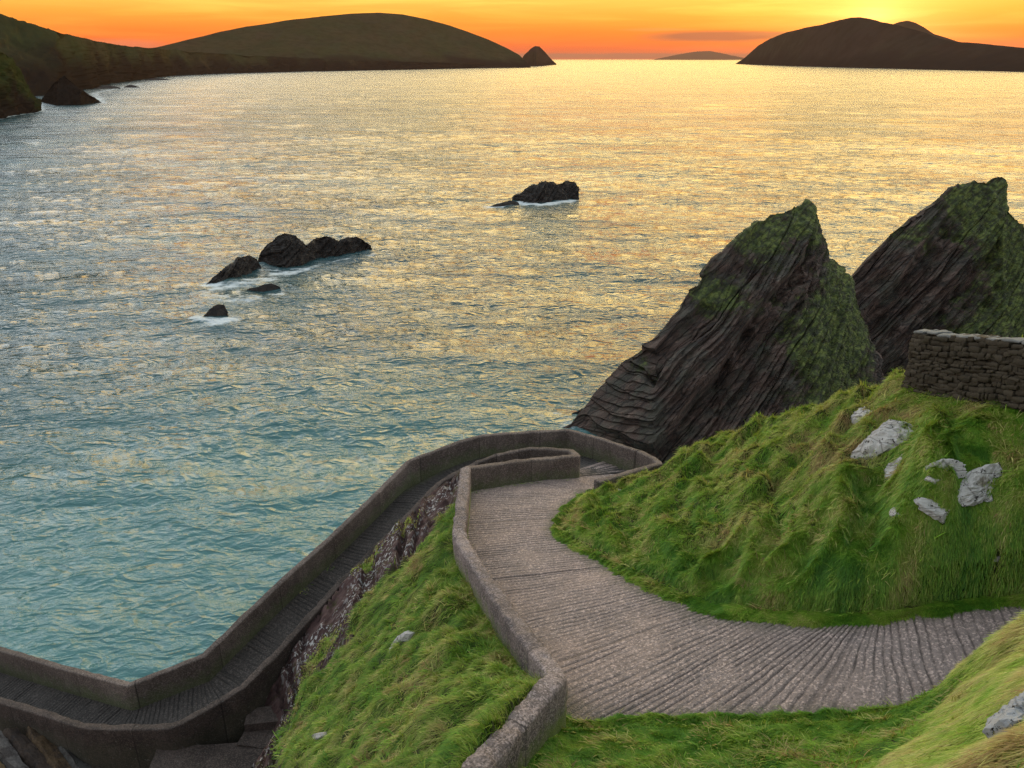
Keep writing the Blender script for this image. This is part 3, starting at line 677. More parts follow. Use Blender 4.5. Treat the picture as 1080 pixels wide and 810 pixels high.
s2 = [(845, 345), (870, 318), (897, 290), (912, 272), (940, 246), (962, 226), (985, 211), (1000, 201), (1010, 195), (1022, 193), (1030, 191), (1040, 192), (1046, 187), (1058, 186), (1061, 194), (1057, 205), (1061, 213), (1071, 229), (1082, 241), (1110, 275), (1150, 330), (1200, 400)]
loft('sea_stack', s2, [(845, 425), (950, 432), (1060, 436), (1200, 430)], 10, 22, M_STACK, 480, 300, 1.0, ((-.56, -.2, .75), 2.2, 2.5), 0.8, .09,
     'further sea stack at the right edge with a flat overhanging tip and green flank', 'rock', 'pointed slate sea stacks', mossf=moss2, seadrop=2)
# low dark rocks at the foot of the first stack
loft('shore_rock', [(596, 442), (604, 436), (614, 431), (622, 434), (630, 440)], [(596, 443), (612, 446), (630, 444)], 2, 2, M_SROCK, 50, 16, 0, None, .5, .6, 'small wave-washed rock at the foot of the nearer sea stack', 'rock')
# rocks standing in the bay
loft('sea_rock', [(272, 274), (275, 264), (282, 257), (290, 250), (300, 246), (312, 248), (318, 254), (323, 258), (331, 252), (342, 247), (350, 250), (357, 254), (366, 250), (378, 249), (385, 253), (390, 258), (393, 264)],
     [(272, 277), (300, 283), (318, 281), (335, 273), (360, 270), (393, 265)], 3.5, 4, M_SROCK, 190, 46, .4, ((-.4, -.3, .8), .9, .7), 1.3, .4, 'largest black rock in the bay, long and double humped', 'rock', 'black rocks in the bay')
loft('sea_rock', [(217, 300), (226, 291), (238, 282), (247, 277), (250, 271), (262, 269), (271, 272), (275, 280)], [(217, 301), (240, 299), (262, 290), (275, 284)], 3, 3, M_SROCK, 110, 36, .3, ((-.4, -.3, .8), .8, .7), 1.0, .45,
     'sloping black rock touching the left end of the largest one', 'rock', 'black rocks in the bay')
loft('sea_rock', [(256, 309), (263, 304), (272, 303), (277, 300), (286, 299), (295, 302), (297, 306)], [(256, 310), (275, 309), (297, 306.5)], 1.0, 1., M_SROCK, 60, 16, 0, None, .35, .8, 'low flat rock awash just below the sloping one', 'rock', 'black rocks in the bay')
loft('sea_rock', [(214, 334), (221, 326), (229, 321), (236, 321), (240, 328), (240, 333)], [(214, 335), (228, 336), (240, 334)], 1.2, 1., M_SROCK, 50, 20, 0, None, .3, .8, 'small isolated boulder nearest the camera in the bay', 'rock', 'black rocks in the bay')
loft('sea_rock', [(540, 208), (550, 202), (560, 196), (570, 192), (582, 191), (588, 194), (598, 190), (606, 191), (611, 197), (608, 204), (604, 208)], [(540, 212), (560, 216), (590, 213), (604, 210)], 5, 5, M_SROCK, 120, 36, .6, ((-.4, -.3, .8), 1.1, .9), 1.5, .35,
     'lone black rock out in the golden water in the middle of the bay', 'rock', 'black rocks in the bay')
loft('sea_rock', [(516, 218), (524, 215), (532, 213), (538, 211), (546, 213), (548, 216)], [(516, 219), (530, 219), (548, 217)], 2, 2, M_SROCK, 40, 12, 0, None, .4, .5, 'low string of rock just left of the lone mid-bay rock', 'rock', 'black rocks in the bay')

# headlands and islands
hk = dict(kind='structure')
loft('near_headland', [(-600, 215), (-520, 140), (-400, 60), (-260, 22), (-160, 20), (-80, 35), (-30, 44), (0, 53), (12, 62), (22, 78), (30, 92), (38, 104), (44, 115)], [(-600, 225), (-160, 150), (0, 124), (20, 120), (44, 116)], 45, 80, M_HILLN, 520, 130, 0, ((-.5, -.3, .8), 9, 4.), 11, .035, cliff=(6, 30, 25, .03), label='nearest dark cliff of the left headland', **hk)
loft('headland', [(-640, 60), (-520, 0), (-220, -8), (-100, 0), (0, 15), (15, 20), (30, 24), (55, 31), (80, 39), (110, 45), (140, 49.5), (165, 51), (200, 54), (260, 58), (340, 62), (430, 65), (510, 67), (548, 69)],
     [(-640, 130), (-220, 110), (0, 104), (60, 100), (100, 92), (120, 88), (150, 84), (180, 80), (240, 77.5), (320, 75.5), (430, 73.5), (548, 71)], 170, 250, M_HILL, 620, 110, 0, ((-.4, -.3, .8), 22, 5), 16, .010, cliff=(18, 62, 40, .012), label='long dark headland running out from the left with low sea cliffs', **hk)
loft('headland_hill', [(60, 66), (120, 56), (165, 50), (200, 41), (230, 34), (260, 28), (300, 22), (340, 17), (372, 14.5), (400, 13.5), (425, 15), (450, 20), (475, 27), (492, 33), (515, 42), (535, 51), (548, 58), (556, 66), (560, 71)],
     [(60, 75), (300, 73.5), (430, 72.5), (560, 71.5)], 700, 800, M_HILL, 300, 90, 0, None, 9, .003, cliff=(14, 60, 40, .006), label='broad rounded grassy hill of the headland in the middle distance', **hk)
loft('sea_stack_islet', [(42, 107), (50, 96), (56, 88), (62, 83), (68, 79), (74, 84), (82, 92), (92, 98), (100, 103), (107, 108)], [(42, 108), (60, 111), (85, 111), (107, 108.5)], 12, 14, M_HILLN, 110, 40, 0, ((-.4, -.3, .8), 5, 2), 3, .06, 'dark pyramid shaped islet close under the left headland', 'islet', cliff=(400, 500, 1, .02))
loft('skerry', [(130, 92), (136, 89.5), (142, 90), (147, 92)], [(130, 92.3), (147, 92.3)], 6, 6, M_SROCK, 24, 8, 0, None, .6, .1, 'tiny flat rock just off the left headland, nearer the pyramid islet', 'rock', 'tiny rocks off the left headland')
loft('skerry', [(152, 84.5), (160, 82.5), (170, 82.8), (180, 84)], [(152, 84.8), (180, 84.5)], 6, 6, M_SROCK, 24, 8, 0, None, .6, .1, 'longer flat rock off the left headland, further out than the other tiny one', 'rock', 'tiny rocks off the left headland')
loft('skerry', [(100, 93.5), (106, 91), (116, 90), (127, 92.5)], [(100, 94), (127, 93.5)], 8, 8, M_SROCK, 24, 8, 0, None, .8, .1, 'low dark rock against the shore behind the pyramid islet', 'rock', 'tiny rocks off the left headland')
loft('conical_islet', [(548, 66), (553, 58), (559, 52), (564, 48.5), (569, 49), (575, 55), (581, 62), (587, 67.5)], [(548, 69.5), (565, 69.8), (587, 68.3)], 60, 80, M_ISLE, 90, 30, 0, None, 9, .02, 'small conical islet off the tip of the middle hill', 'islet', cliff=(10, 40, 20, .02))
loft('far_island_ridge', [(880, 58), (915, 38), (938, 27), (948, 23), (957, 21.5), (966, 24), (975, 29), (985, 36), (1010, 44), (1060, 52)], [(880, 66.5), (1060, 66.5)], 100, 1200, M_ISLE, 120, 30, 0, None, 18, .0015, cliff=(10, 40, 20, .002), label='paler far summit behind the large island', **hk)
loft('large_island', [(776, 67), (784, 62), (790, 57), (800, 48), (812, 41), (830, 34), (850, 29), (868, 26), (885, 21.5), (897, 19), (907, 18.2), (918, 20), (930, 23.5), (945, 25.5), (958, 29), (975, 34), (990, 40), (1010, 44), (1040, 47), (1080, 50), (1150, 56), (1230, 62)],
     [(776, 67.6), (830, 69.5), (900, 71.5), (1000, 74), (1080, 76), (1230, 78)], 500, 1200, M_ISLE, 380, 80, 0, None, 14, .002, cliff=(20, 90, 60, .004), label='large dark island across the sound on the right', **hk)
loft('low_far_island', [(690, 62.6), (705, 59.5), (720, 56.5), (735, 54.3), (748, 53.8), (760, 55.8), (772, 58.5), (790, 62)], [(690, 63.1), (790, 63.1)], 200, 600, M_ISLE, 90, 20, 0, None, 30, .001, cliff=(10, 40, 20, .002), label='faint low island on the horizon left of the large one', **hk)

# ------------------------------------------------------------------ pale outcrops in the turf
def outcrop(px, py, sx, sy, sz, rz, tilt, label, m=M_PALE, seed=0, name='rock_outcrop', group='pale rocks showing through the turf', sink=.62):
    p = hit(px, py); n = 26
    th = np.linspace(0, math.pi, n); ph = np.linspace(0, 2*math.pi, 2*n)
    T, Pp = np.meshgrid(th, ph, indexing='ij'); D = np.stack([np.sin(T)*np.cos(Pp), np.sin(T)*np.sin(Pp), np.cos(T)], -1)
    r = np.random.default_rng(seed+5); k = r.normal(size=(11, 3)); k /= np.linalg.norm(k, axis=1)[:, None]; dd = r.uniform(.45, .98, 11)
    s = np.min(np.stack([d_/np.maximum(D@k_, .05) for k_, d_ in zip(k, dd)]), 0); s = np.minimum(s, 1.15)
    V = D*s[..., None]*np.array([sx, sy, sz*.9])*1.32; V -= (.10*(ridged(V[..., 0]*2.6+seed, V[..., 1]*2.6, V[..., 2]*2.6, 3) > .86))[..., None]*D*sx*.9; V += (.10*fbm(D[..., 0]*6+seed, D[..., 1]*6, D[..., 2]*6, 3))[..., None]*D*sx; V += (.05*fbm(D[..., 0]*3+seed, D[..., 1]*3, D[..., 2]*3, 3))[..., None]*D*sx
    o = link_mesh(name, V.reshape(-1, 3), grid_faces(n, 2*n, True), m, smooth=False)
    import mathutils
    px_, py_ = np.array([p[0]]), np.array([p[1]]); gX, gY = [float(samp(SG[k], px_, py_)[0]) for k in (0, 1)]
    nn = mathutils.Vector((-gX, -gY, 1)).normalized(); q = nn.to_track_quat('Z', 'Y') @ mathutils.Euler((R(tilt*.3), 0, R(rz))).to_quaternion()
    if name == 'boulder': q = mathutils.Euler((R(tilt), 0, R(rz))).to_quaternion()
    o.rotation_mode = 'QUATERNION'; o.rotation_quaternion = q; o.location = (p[0]-nn[0]*sz*sink, p[1]-nn[1]*sz*sink, p[2]-nn[2]*sz*sink+.04); tag(o, label, 'rock', group)
    OUTC.append((p[0], p[1], max(sx, sy)*.25)); return o
OUTC = []
def box_blur(G, k):
    for ax in (0, 1):
        ker = np.ones(k)/k; G = np.apply_along_axis(lambda v: np.convolve(np.pad(v, k//2, 'edge'), ker, 'valid'), ax, G)
    return G
SG = (box_blur(GXx, 9), box_blur(GYx, 9))
outcrop(910, 437, .50, .26, .22, 35, 40, 'small pale rock in the turf just left of the stone wall end', seed=1)
outcrop(921, 466, .66, .46, .34, 50, 45, 'broad pale lichen-spotted rock face below the stone wall end', seed=2)
outcrop(941, 497, .50, .36, .26, 40, 50, 'upright pale rock just below the broad one on the grass knoll', seed=3)
outcrop(999, 495, .26, .19, .12, 10, 35, 'small clean pale stone in the turf below the middle of the stone wall', seed=4)
outcrop(985, 509, .13, .10, .09, 30, 35, 'tiny pale stone just below the small clean one', seed=5)
outcrop(1036, 515, .62, .28, .24, 40, 45, 'slanting pale rock at the right of the grass knoll', seed=6)
outcrop(995, 540, .38, .18, .18, -10, 40, 'jagged pale rock low on the knoll, left of the slanting one', seed=7)
outcrop(946, 545, .16, .12, .10, 0, 40, 'small pale stone half buried in long grass on the knoll', seed=8)
outcrop(1052, 590, .16, .12, .16, 0, 60, 'pale stone in the dark hollow above the right end of the path', seed=9)
outcrop(653, 517, .14, .08, .10, 30, 40, 'slim pale stone in the grass beside the short return wall', seed=10)
outcrop(424, 676, .16, .36, .18, 10, 10, 'upright white stone in the grass of the steep slope left of the rounded wall', seed=11)
outcrop(335, 775, .12, .42, .15, -20, 25, 'narrow pale stone sticking out of the slope near the bottom edge', seed=12)
M_PALE2 = mat_pale('grey_boulder_rock', (.42, .42, .43), (.26, .26, .27))
outcrop(1074, 764, .34, .26, .36, 15, 10, 'grey boulder in the long pale grass at the bottom right corner', M_PALE2, 13, 'boulder', None, .15)
for i, (px, py) in enumerate([(1010, 600), (1040, 585)]): pass

# ------------------------------------------------------------------ grass
def blades(name, x, y, L, wd, fx, fy, lean, cols, label, segs=3):
    n = len(x); z = samp(ZZ, x, y)
    th = rng.normal(0, .55, n); c, s = np.cos(th), np.sin(th)
    dx = fx*c-fy*s; dy = fx*s+fy*c
    gz = samp(GXx, x, y)*dx+samp(GYx, x, y)*dy; gz = np.clip(gz, -1.6, 1.6)
    nx, ny = -samp(GXx, x, y), -samp(GYx, x, y); nl = np.sqrt(nx**2+ny**2+1); nx /= nl; ny /= nl; nz = 1/nl
    tl = np.sqrt(dx**2+dy**2+gz**2); tx, ty, tz = dx/tl, dy/tl, gz/tl
    px, py = -dy, dx
    V = np.zeros((n, segs+1, 2, 3))
    up = (1-lean)
    cx, cy, cz = x.copy(), y.copy(), z-.02
    st = L/segs
    for j in range(segs+1):
        t = j/segs; w = wd*(1-t)**.7*.5+wd*.06
        V[:, j, 0] = np.stack([cx-px*w, cy-py*w, cz], 1); V[:, j, 1] = np.stack([cx+px*w, cy+py*w, cz], 1)
        a = np.clip(up*(1-t*1.15)+.08, -.25, 1)               # elevation from the surface
        cx = cx+st*(tx*(1-np.abs(a)*.6)+nx*a*.5); cy = cy+st*(ty*(1-np.abs(a)*.6)+ny*a*.5); cz = cz+st*(tz*(1-np.abs(a)*.6)+(nz*.5+.5)*a)
    i = np.arange(n)[:, None]*(segs+1)*2+np.arange(segs)[None, :]*2; i = i.ravel()
    f = np.stack([i, i+1, i+3, i+2], 1)
    cc = np.repeat(cols, (segs+1)*2, axis=0)
    o = link_mesh(name, V.reshape(-1, 3), f, M_GRASS, smooth=True, cols=cc)
    return tag(o, label, kind='stuff')
def pick(n, bx, cond):
    x = rng.uniform(bx[0], bx[1], n); y = rng.uniform(bx[2], bx[3], n)
    info = {k: samp(INFO[k].astype(float), x, y) for k in ('inB', 'pth', 'low', 'sea', 'rock', 'e', 'dI', 'pit', 'dQ')}
    near = samp(GRID_EDGE, x, y)
    k = cond(x, y, info)
    for ox, oy, r_ in OUTC: k &= np.hypot(x-ox, y-oy) > r_*(.75+.25*rng.random(n))
    z = samp(ZZ, x, y); d = np.stack([x, y, z-CAMZ], 1); dep = y*CP-(z-CAMZ)*SP
    u = x/dep*F+540; v = (-(z-CAMZ)*CP - y*SP)/dep*F+405
    k &= (dep > 1) & (u > -160) & (u < 1240) & (v < 990) & (v > 300)
    D = np.linalg.norm(d, axis=1); k &= rng.random(n) < np.clip((13/D)**.6, 0, 1)
    return x[k], y[k], D[k]
GRID_EDGE = INFO['e']
def hue(x, y, base):          # clump-scale and blade-scale colour
    n1 = fbm(x*.8, y*.8, 11., 3); n2 = fbm(x*2.7, y*2.7, 5., 3); r = rng.normal(0, 1, len(x))
    G = np.array([(.07, .19, .018), (.165, .31, .026), (.27, .345, .05), (.46, .42, .14), (.33, .20, .085)])
    t = np.clip(base+1.9*n1+1.7*n2+.55*r, 0, 3.99); i = t.astype(int); f = (t-i)[:, None]
    c = G[i]*(1-f)+G[i+1]*f
    return c*(1+.22*rng.normal(0, 1, len(x)))[:, None].clip(.5, 1.6)
notpath = lambda I: (I['pth'] < .25) & (I['low'] < .1) & (I['sea'] < .5) & (I['pit'] < .3)
# mound
x, y, D = pick(900000, (-1, 16, 12, 31), lambda x, y, I: notpath(I) & (I['inB'] < .1) & (y > 12.2) & ((y > 13.2) | (x > 5)))
fl = np.stack([-.62+.25*noise3(x*.3, y*.3, 1.), -.78+.25*noise3(x*.3, y*.3, 8.)], 1)
wet = samp(INFO['e'], x, y)
L = rng.uniform(.14, .34, len(x))*(.45+.55*sstep(0, .8, wet))
base = 1.0+.9*sstep(13.5, 17.5, y-.0*x)*sstep(4, 8, x)-.4*(1-sstep(0, .7, wet)) + .8*sstep(.15, .3, ridged((x*.8-y*.6)*.5, 1., 1., 1)-.6)
blades('mound_grass', x, y, L, .016, fl[:, 0], fl[:, 1], .80, hue(x, y, base), 'long windswept grass combed over the mound behind the path')
# lawn and near bank
x, y, D = pick(420000, (-.6, 12, 4.5, 13.2), lambda x, y, I: notpath(I) & (I['inB'] < .1) & (y < 12.7) & (samp(GA_BANK, x, y) < .5))if False else pick(600000, (-.6, 12, 4.5, 13.2), lambda x, y, I: notpath(I) & (I['inB'] < .1) & (y < 13.2))
zz = samp(ZZ, x, y); bank = sstep(CAMZ-9.2, CAMZ-8.0, zz+.5*fbm(x*1.5, y*1.5, 3.))
L = rng.uniform(.07, .20, len(x))*(.8+.5*fbm(x*2, y*2, 4.))*(1-bank)+rng.uniform(.22, .42, len(x))*bank
base = (.75+.5*fbm(x*3, y*3, 9.))*(1-bank)+(2.8+.6*fbm(x*2, y*2, 9.))*bank
cc = hue(x, y, base); cc = np.where((bank > .5)[:, None], cc*1.25+np.array([.03, .03, .005]), cc*np.array([1.05, 1.1, .9]))
blades('lawn_grass', x, y, L, .013+.002*bank, -.6+.5*noise3(x*2, y*2, 5.), .25+.5*noise3(x*2, y*2, 0.), .45+.15*bank[:, None][:, 0], cc, 'short bright green lawn and long pale grass on the near bank', 3)
# the steep foot of the mound facing the path
x, y, D = pick(900000, (4.5, 16, 12.2, 16.5), lambda x, y, I: notpath(I) & (I['inB'] < .1))
L = rng.uniform(.12, .30, len(x))*(.6+.6*sstep(-.3, .3, fbm(x*1.2, y*1.2, 6.)))
blades('bank_grass', x, y, L, .015, -.6+.5*noise3(x*.8, y*.8, 1.), -.8+.3*noise3(x*.8, y*.8, 8.), .66, hue(x, y, 1.1), 'thick grass on the steep face of the mound above the path')
# verge along the paved edges
x, y, D = pick(2600000, (-.6, 17, 9, 25), lambda x, y, I: (I['pth'] < .75) & (I['low'] < .1) & (I['sea'] < .5) & (I['pit'] < .3) & (I['inB'] < .1) & (I['e'] < 1.3))
L = rng.uniform(.07, .17, len(x))
blades('verge_grass', x, y, L, .015, -.5+.5*noise3(x, y, 2.), -.5+.5*noise3(x, y, 7.), .5, hue(x, y, .55), 'short bright grass creeping over the edges of the upper path')
# left slope
x, y, D = pick(430000, (-9, 2, 6, 28), lambda x, y, I: notpath(I) & (I['inB'] > .9) & (I['rock'] < .35+.25*noise3(x*2, y*2, 4.)) & (I['dI'] > .3))
fx = -.75+.4*noise3(x*.5, y*.5, 2.); fy = -.1+.5*noise3(x*.5, y*.5, 6.)
L = rng.uniform(.14, .36, len(x))
blades('slope_grass', x, y, L, .015, fx, fy, .72, hue(x, y, 1.25+.5*sstep(18, 14, y))*.85, 'rough tussocky grass on the steep slope between the two walls')
# tufts at the feet of walls
def wall_tufts(P, off, n, label, L0=.16):
    P3, _ = resample(np.array(P), .02); i = rng.integers(0, len(P3)-1, n); T = np.gradient(P3[:, :2], axis=0)[i]; T /= np.linalg.norm(T, axis=1)[:, None]
    N = np.stack([-T[:, 1], T[:, 0]], 1); o = off+np.abs(rng.normal(0, .07, n))*np.sign(off)
    x = P3[i, 0]+N[:, 0]*o; y = P3[i, 1]+N[:, 1]*o; k = fbm(x*1.4, y*1.4, 3., 3) > -.05
    return x[k], y[k]
ts = []
for P, off, n in ((isl_front[0:4], -.25, 3500), (outer[9:16], -.2, 5000), (outer[6:10], -.2, 1500), (kerb[3:5], .2, 500), (upper[6:8], -.24, 300)):
    for sgn in (1, -1):
        x_, y_ = wall_tufts(P, off*sgn, n, ''); inp = (samp(INFO['pth'].astype(float), x_, y_)+samp(INFO['low'].astype(float), x_, y_)) > .5
        ts.append(np.stack([x_[inp], y_[inp]], 1))
ts = np.vstack(ts)
blades('wall_foot_grass', ts[:, 0], ts[:, 1], rng.uniform(.1, .24, len(ts)), .018, rng.normal(0, 1, len(ts)), rng.normal(0, 1, len(ts)), .35, hue(ts[:, 0], ts[:, 1], .9), 'weeds growing along the feet of the parapets')
def tufts(name, bx, cond, n, per, label, base, Lr=(.16, .34)):
    x0, y0, _ = pick(n, bx, cond); m = len(x0); sz = rng.uniform(.05, .16, m)
    x = np.repeat(x0, per)+rng.normal(0, 1, m*per)*np.repeat(sz, per); y = np.repeat(y0, per)+rng.normal(0, 1, m*per)*np.repeat(sz, per)
    dx, dy = x-np.repeat(x0, per), y-np.repeat(y0, per); tone = np.repeat(rng.normal(0, .9, m), per)
    k = samp(INFO['pth'].astype(float), x, y) < .3; L = rng.uniform(*Lr, m*per)*np.repeat(rng.uniform(.6, 1.3, m), per)
    b = hue(x, y, base+tone)*np.repeat(rng.uniform(.75, 1.25, m), per)[:, None]
    blades(name, x[k], y[k], L[k], .013, (dx*6-.5)[k], (dy*6-.3)[k], .32, b[k], label)
tufts('mound_tufts', (1, 15, 12.5, 28), lambda x, y, I: notpath(I) & (I['inB'] < .1) & (I['e'] > .3), 2600, 60, 'upright tussocks standing out of the mound grass', 1.9)
tufts('slope_tufts', (-8, 1.5, 7, 26), lambda x, y, I: notpath(I) & (I['inB'] > .9) & (I['rock'] < .5) & (I['dI'] > .5), 1500, 60, 'upright tussocks on the steep slope', 1.9)
tufts('lawn_tufts', (0, 11, 5, 12.5), lambda x, y, I: notpath(I) & (I['inB'] < .1), 700, 60, 'straw coloured tufts on the lawn and near bank', 2.2, (.12, .28))
# moss and herbs clinging to the back of the rounded wall
def clumps(pts, spread, n, name, label, base, L=(.08, .2)):
    xs, ys = [], []
    for px, py in pts:
        p = hit(px, py); xs.append(p[0]+rng.normal(0, spread, n)); ys.append(p[1]+rng.normal(0, spread, n))
    x = np.concatenate(xs); y = np.concatenate(ys)
    k = (samp(INFO['inB'].astype(float), x, y) > .95); x, y = x[k], y[k]
    blades(name, x, y, rng.uniform(*L, len(x)), .02, rng.normal(0, 1, len(x)), rng.normal(0, 1, len(x)), .3, hue(x, y, base), label)
clumps([(498, 622), (505, 640), (520, 655), (528, 672), (540, 690), (550, 700), (545, 712), (560, 715), (476, 600), (470, 620), (535, 730)], .16, 700, 'herbs', 'small dark herbs at the back foot of the rounded wall', 1.9)
clumps([(391, 592), (385, 600), (330, 700), (322, 720), (315, 745), (445, 520), (440, 535), (430, 550), (345, 680)], .2, 900, 'cushion_moss', 'yellow green moss cushions on the purple rock', 2.3, (.06, .14))

# ------------------------------------------------------------------ sea
def sea():
    az = np.linspace(R(-72), R(72), 1250)
    r = np.concatenate([np.geomspace(16, 520, 1150), np.geomspace(523, 3000, 330), np.geomspace(3050, 62000, 60)])
    Rr, A = np.meshgrid(r, az, indexing='ij'); X = Rr*np.sin(A); Y = Rr*np.cos(A); Z = np.zeros_like(X)
    sp = np.gradient(r)[:, None]; g = np.random.default_rng(5)
    for k in range(70):
        lam = 1.3*(11/1.3)**g.random() if k < 52 else 9*(90/9)**g.random(); th = R(-97)+g.normal(0, .7); a = .0084*lam**.8*(.6+.8*g.random())*(1 if k < 52 else .75)
        kx, ky = 2*math.pi/lam*math.cos(th), 2*math.pi/lam*math.sin(th); ph = g.uniform(0, 6.28)
        w = sstep(2., 4.5, lam/np.maximum(sp, .3*Rr*.0036*0+sp)); s = np.sin(kx*X+ky*Y+ph); s = .45*s+.85*(.64-np.abs(np.sin(.5*(kx*X+ky*Y+ph))))*1.3; Z += a*w*s
    Z *= .75+.5*fbm(X[::1, ::1]*.02, Y*.02, 0., 2)
    foam = np.zeros_like(X)
    def seg(pts, wd, am):
        P = np.array([WD(px, py, depth_sea(px, py)) for px, py in pts]); d, _ = dist_poly(X, Y, P); np.maximum(foam, am*np.exp(-(d/wd)**2), out=foam)
    seg([(222, 300), (235, 304), (262, 300), (290, 292), (325, 283)], 4.5, .85); seg([(215, 310), (250, 318), (285, 312)], 4., .7); seg([(210, 335), (228, 340), (245, 337)], 2.6, .95); seg([(275, 285), (320, 284), (350, 275), (393, 268)], 1.6, .7)
    seg([(516, 219), (545, 214), (570, 217), (606, 211)], 3.6, 1.05); seg([(490, 213), (520, 212)], 5, .45)
    seg([(590, 440), (600, 448), (615, 452)], 2.4, .75); seg([(598, 432), (608, 440)], 3.5, .6)
    seg([(0, 125), (20, 121), (44, 117), (42, 109), (50, 103)], 6, .8); seg([(107, 109), (100, 98), (125, 93), (150, 88)], 10, .75); seg([(60, 112), (90, 112), (107, 109)], 3, .6)
    sh = sstep(90, 18, np.hypot(X+22, (Y-34)*.8)) 
    link = link_mesh('sea', np.stack([X, Y, Z], -1).reshape(-1, 3), grid_faces(len(r), len(az), True), M_SEA, attrs={'foam': foam, 'shallow': sh, 'far': sstep(math.log(150), math.log(2500), np.log(Rr))})
    tag(link, 'choppy sea of the bay', kind='structure')
sea()

# ------------------------------------------------------------------ haze
def haze():
    h = 66000.; z0, z1 = -6., 330.
    v = [(x, y, z) for x in (-h, h) for y in (-h, h) for z in (z0, z1)]
    f = [(0, 1, 3, 2), (4, 6, 7, 5), (0, 4, 5, 1), (2, 3, 7, 6), (0, 2, 6, 4), (1, 5, 7, 3)]
    m = bpy.data.materials.new('haze'); m.use_nodes = True; nt = m.node_tree; nt.nodes.clear()
    p = nt.nodes.new('ShaderNodeVolumePrincipled'); p.inputs['Color'].default_value = (.62, .34, .21, 1); p.inputs['Density'].default_value = 1.7e-5; p.inputs['Anisotropy'].default_value = .0
    o = nt.nodes.new('ShaderNodeOutputMaterial'); nt.links.new(p.outputs[0], o.inputs['Volume'])
    ob = link_mesh('haze', v, f, m, smooth=False); tag(ob, 'thin warm sea haze', kind='stuff')
haze()

# ------------------------------------------------------------------ sky, sun
SUN_AZ, SUN_EL = R(22.3), R(1.9)
w = NT('World', True); scn.world = w.m
D = w.n('ShaderNodeTexCoord').outputs['Generated']
nrm = w.n('ShaderNodeVectorMath', {0: D}, operation='NORMALIZE').outputs[0]
sx = w.n('ShaderNodeSeparateXYZ', {0: nrm}); el = w.math('MULTIPLY', w.math('ARCSINE', sx.outputs[2]), 180/math.pi)
azm = w.math('MULTIPLY', w.math('ARCTAN2', sx.outputs[0], sx.outputs[1]), 180/math.pi)
e01 = w.math('DIVIDE', w.math('MAXIMUM', el, 0.), 90.)
K = lambda e: e/90
def rmp(L): return w.ramp(w.math('POWER', e01, .4), [((K(a))**.4, tuple(x/5. for x in c)) for a, c in L])
warm = rmp([(0, (.78, .09, .03)), (.6, (.90, .115, .02)), (1.6, (1.0, .22, .022)), (2.6, (1.02, .38, .045)), (3.6, (1.1, .56, .09)), (6, (2.6, 1.6, .40)), (12, (4.3, 2.9, .95)), (22, (3.4, 2.6, 1.25)), (38, (1.3, 1.3, 1.05)), (60, (.66, .76, .78)), (90, (.55, .66, .72))])
cool = rmp([(0, (.55, .28, .2)), (3, (.9, .55, .4)), (8, (1.4, 1.42, 1.4)), (15, (1.85, 2.0, 2.05)), (30, (1.4, 1.5, 1.55)), (55, (.75, .85, .9)), (90, (.55, .66, .72))])
sd = (math.sin(SUN_AZ)*math.cos(SUN_EL), math.cos(SUN_AZ)*math.cos(SUN_EL), math.sin(SUN_EL))
dt = w.n('ShaderNodeVectorMath', {0: nrm, 1: sd}, operation='DOT_PRODUCT').outputs['Value']
fz = w.n('ShaderNodeMapRange', {0: dt, 1: .55, 2: .985, 3: 0., 4: 1.}, interpolation_type='SMOOTHSTEP').outputs[0]
fw = w.n('ShaderNodeMapRange', {0: dt, 1: -.3, 2: .45, 3: 0., 4: 1.}, interpolation_type='SMOOTHSTEP').outputs[0]
lowk = w.n('ShaderNodeMapRange', {0: el, 1: 4., 2: 9., 3: 1., 4: 0.}).outputs[0]
fz = w.math('MAXIMUM', fz, w.math('MULTIPLY', fw, lowk))
bk = w.n('ShaderNodeMapRange', {0: dt, 1: -.6, 2: .15, 3: 2.9, 4: 5.}, interpolation_type='SMOOTHSTEP').outputs[0]
col = w.mix(1., w.mix(fz, cool, warm), w.n('ShaderNodeCombineXYZ', {0: bk, 1: bk, 2: bk}).outputs[0], 'MULTIPLY')
ang = w.math('MULTIPLY', w.math('ARCCOSINE', dt), 180/math.pi)
gl = w.math('EXPONENT', w.math('MULTIPLY', w.math('POWER', w.math('DIVIDE', ang, 2.2), 1.0), -1.))
col = w.mix(1., col, w.mix(gl, (0, 0, 0), (.9, .62, .22)), 'ADD')
gl2 = w.math('EXPONENT', w.math('MULTIPLY', w.math('DIVIDE', ang, 14.), -1.))
col = w.mix(1., col, w.mix(gl2, (0, 0, 0), (.10, .06, .015)), 'ADD')
cv = w.n('ShaderNodeCombineXYZ', {0: w.math('MULTIPLY', azm, .09), 1: w.math('MULTIPLY', el, 1.15)}).outputs[0]
st = w.ramp(w.noise(1.0, 5, .55, cv, .5), [(.46, 0.), (.68, 1.)])
col = w.mix(w.math('MULTIPLY', st, .8), col, w.mix(1., col, (1.2, 1.35, 1.5), 'MULTIPLY'))
nz = w.math('SUBTRACT', w.noise(2.2, 4, .6, cv), .5)
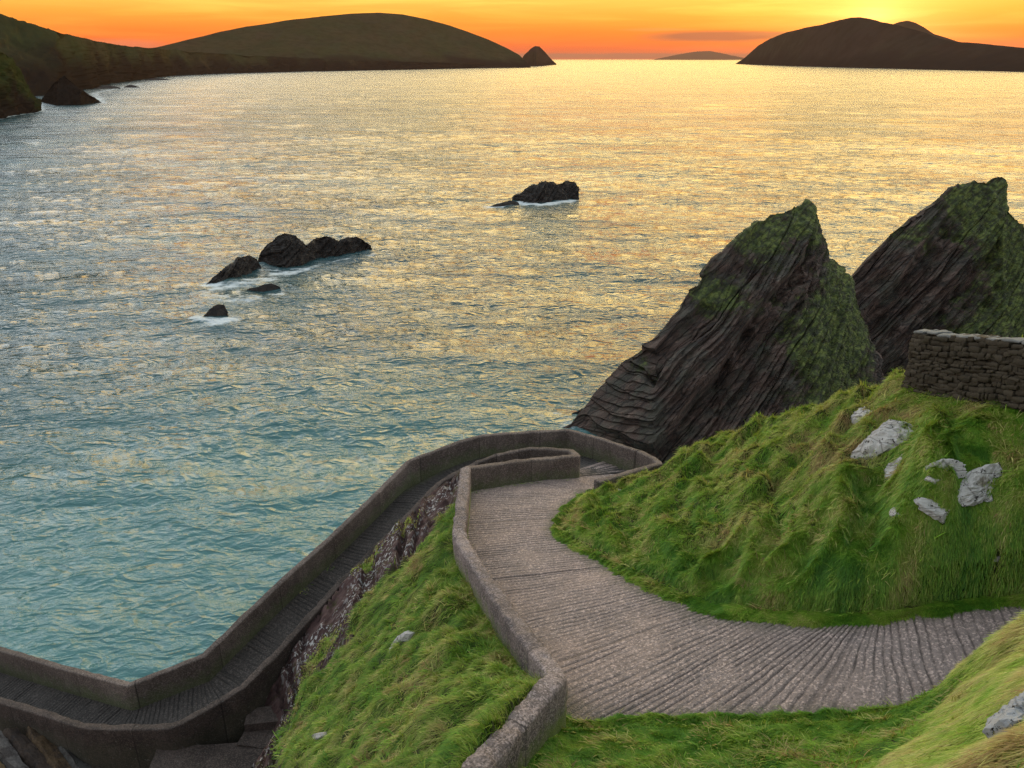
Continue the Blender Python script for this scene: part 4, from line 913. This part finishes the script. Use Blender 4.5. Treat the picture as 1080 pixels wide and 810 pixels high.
def streak(a0, e0, wa, we, op, c):
    global col
    ta = w.math('DIVIDE', w.math('SUBTRACT', azm, a0), wa); te = w.math('DIVIDE', w.math('ADD', w.math('SUBTRACT', el, e0), w.math('MULTIPLY', nz, .25)), we)
    m = w.math('EXPONENT', w.math('MULTIPLY', w.math('ADD', w.math('POWER', w.math('ABSOLUTE', ta), 2.5), w.math('POWER', w.math('ABSOLUTE', te), 2.)), -1.))
    col = w.mix(w.math('MULTIPLY', w.ramp(m, [(.2, 0.), (.75, 1.)]), op), col, c)
streak(13.2, 1.32, 4.6, .33, 1., (.40, .13, .07)); streak(17.0, 1.45, 2.5, .15, .8, (.50, .18, .08)); streak(4, .18, 16, .16, .8, (.42, .12, .07)); streak(9.5, 1.75, 2.5, .10, .3, (.8, .35, .12))
streak(-24.5, .75, 3.0, .35, .5, (.80, .24, .13)); streak(31, .8, 4.0, .3, .4, (.95, .25, .09))
bg1 = w.n('ShaderNodeBackground', {'Color': col, 'Strength': 1.0})
sky = w.n('ShaderNodeTexSky', sky_type='NISHITA', sun_disc=False, sun_elevation=SUN_EL, sun_rotation=SUN_AZ, altitude=40., air_density=1.2, dust_density=2.)
bg2 = w.n('ShaderNodeBackground', {'Color': sky.outputs[0], 'Strength': .015})
ad = w.n('ShaderNodeAddShader', {0: bg1.outputs[0], 1: bg2.outputs[0]}); wo = w.n('ShaderNodeOutputWorld'); w.t.links.new(ad.outputs[0], wo.inputs[0])
sun = bpy.data.lights.new('sun', 'SUN'); so = bpy.data.objects.new('sun', sun); COL.objects.link(so)
sun.energy = 2.; sun.angle = R(.6); sun.color = (1., .62, .3)
import mathutils
so.rotation_euler = mathutils.Vector(sd).to_track_quat('Z', 'Y').to_euler()
so.location = (0, 0, 200)

scn.view_settings.view_transform = 'Standard'; scn.view_settings.look = 'None'; scn.view_settings.exposure = .2; scn.view_settings.gamma = 1
scn.cycles.max_bounces = 5; scn.cycles.diffuse_bounces = 3; scn.cycles.glossy_bounces = 3; scn.cycles.transmission_bounces = 3
scn.cycles.use_denoising = True; scn.cycles.denoising_prefilter = 'NONE'; scn.cycles.denoising_input_passes = 'RGB_ALBEDO_NORMAL'; scn.cycles.use_adaptive_sampling = False; scn.cycles.caustics_reflective = False; scn.cycles.caustics_refractive = False
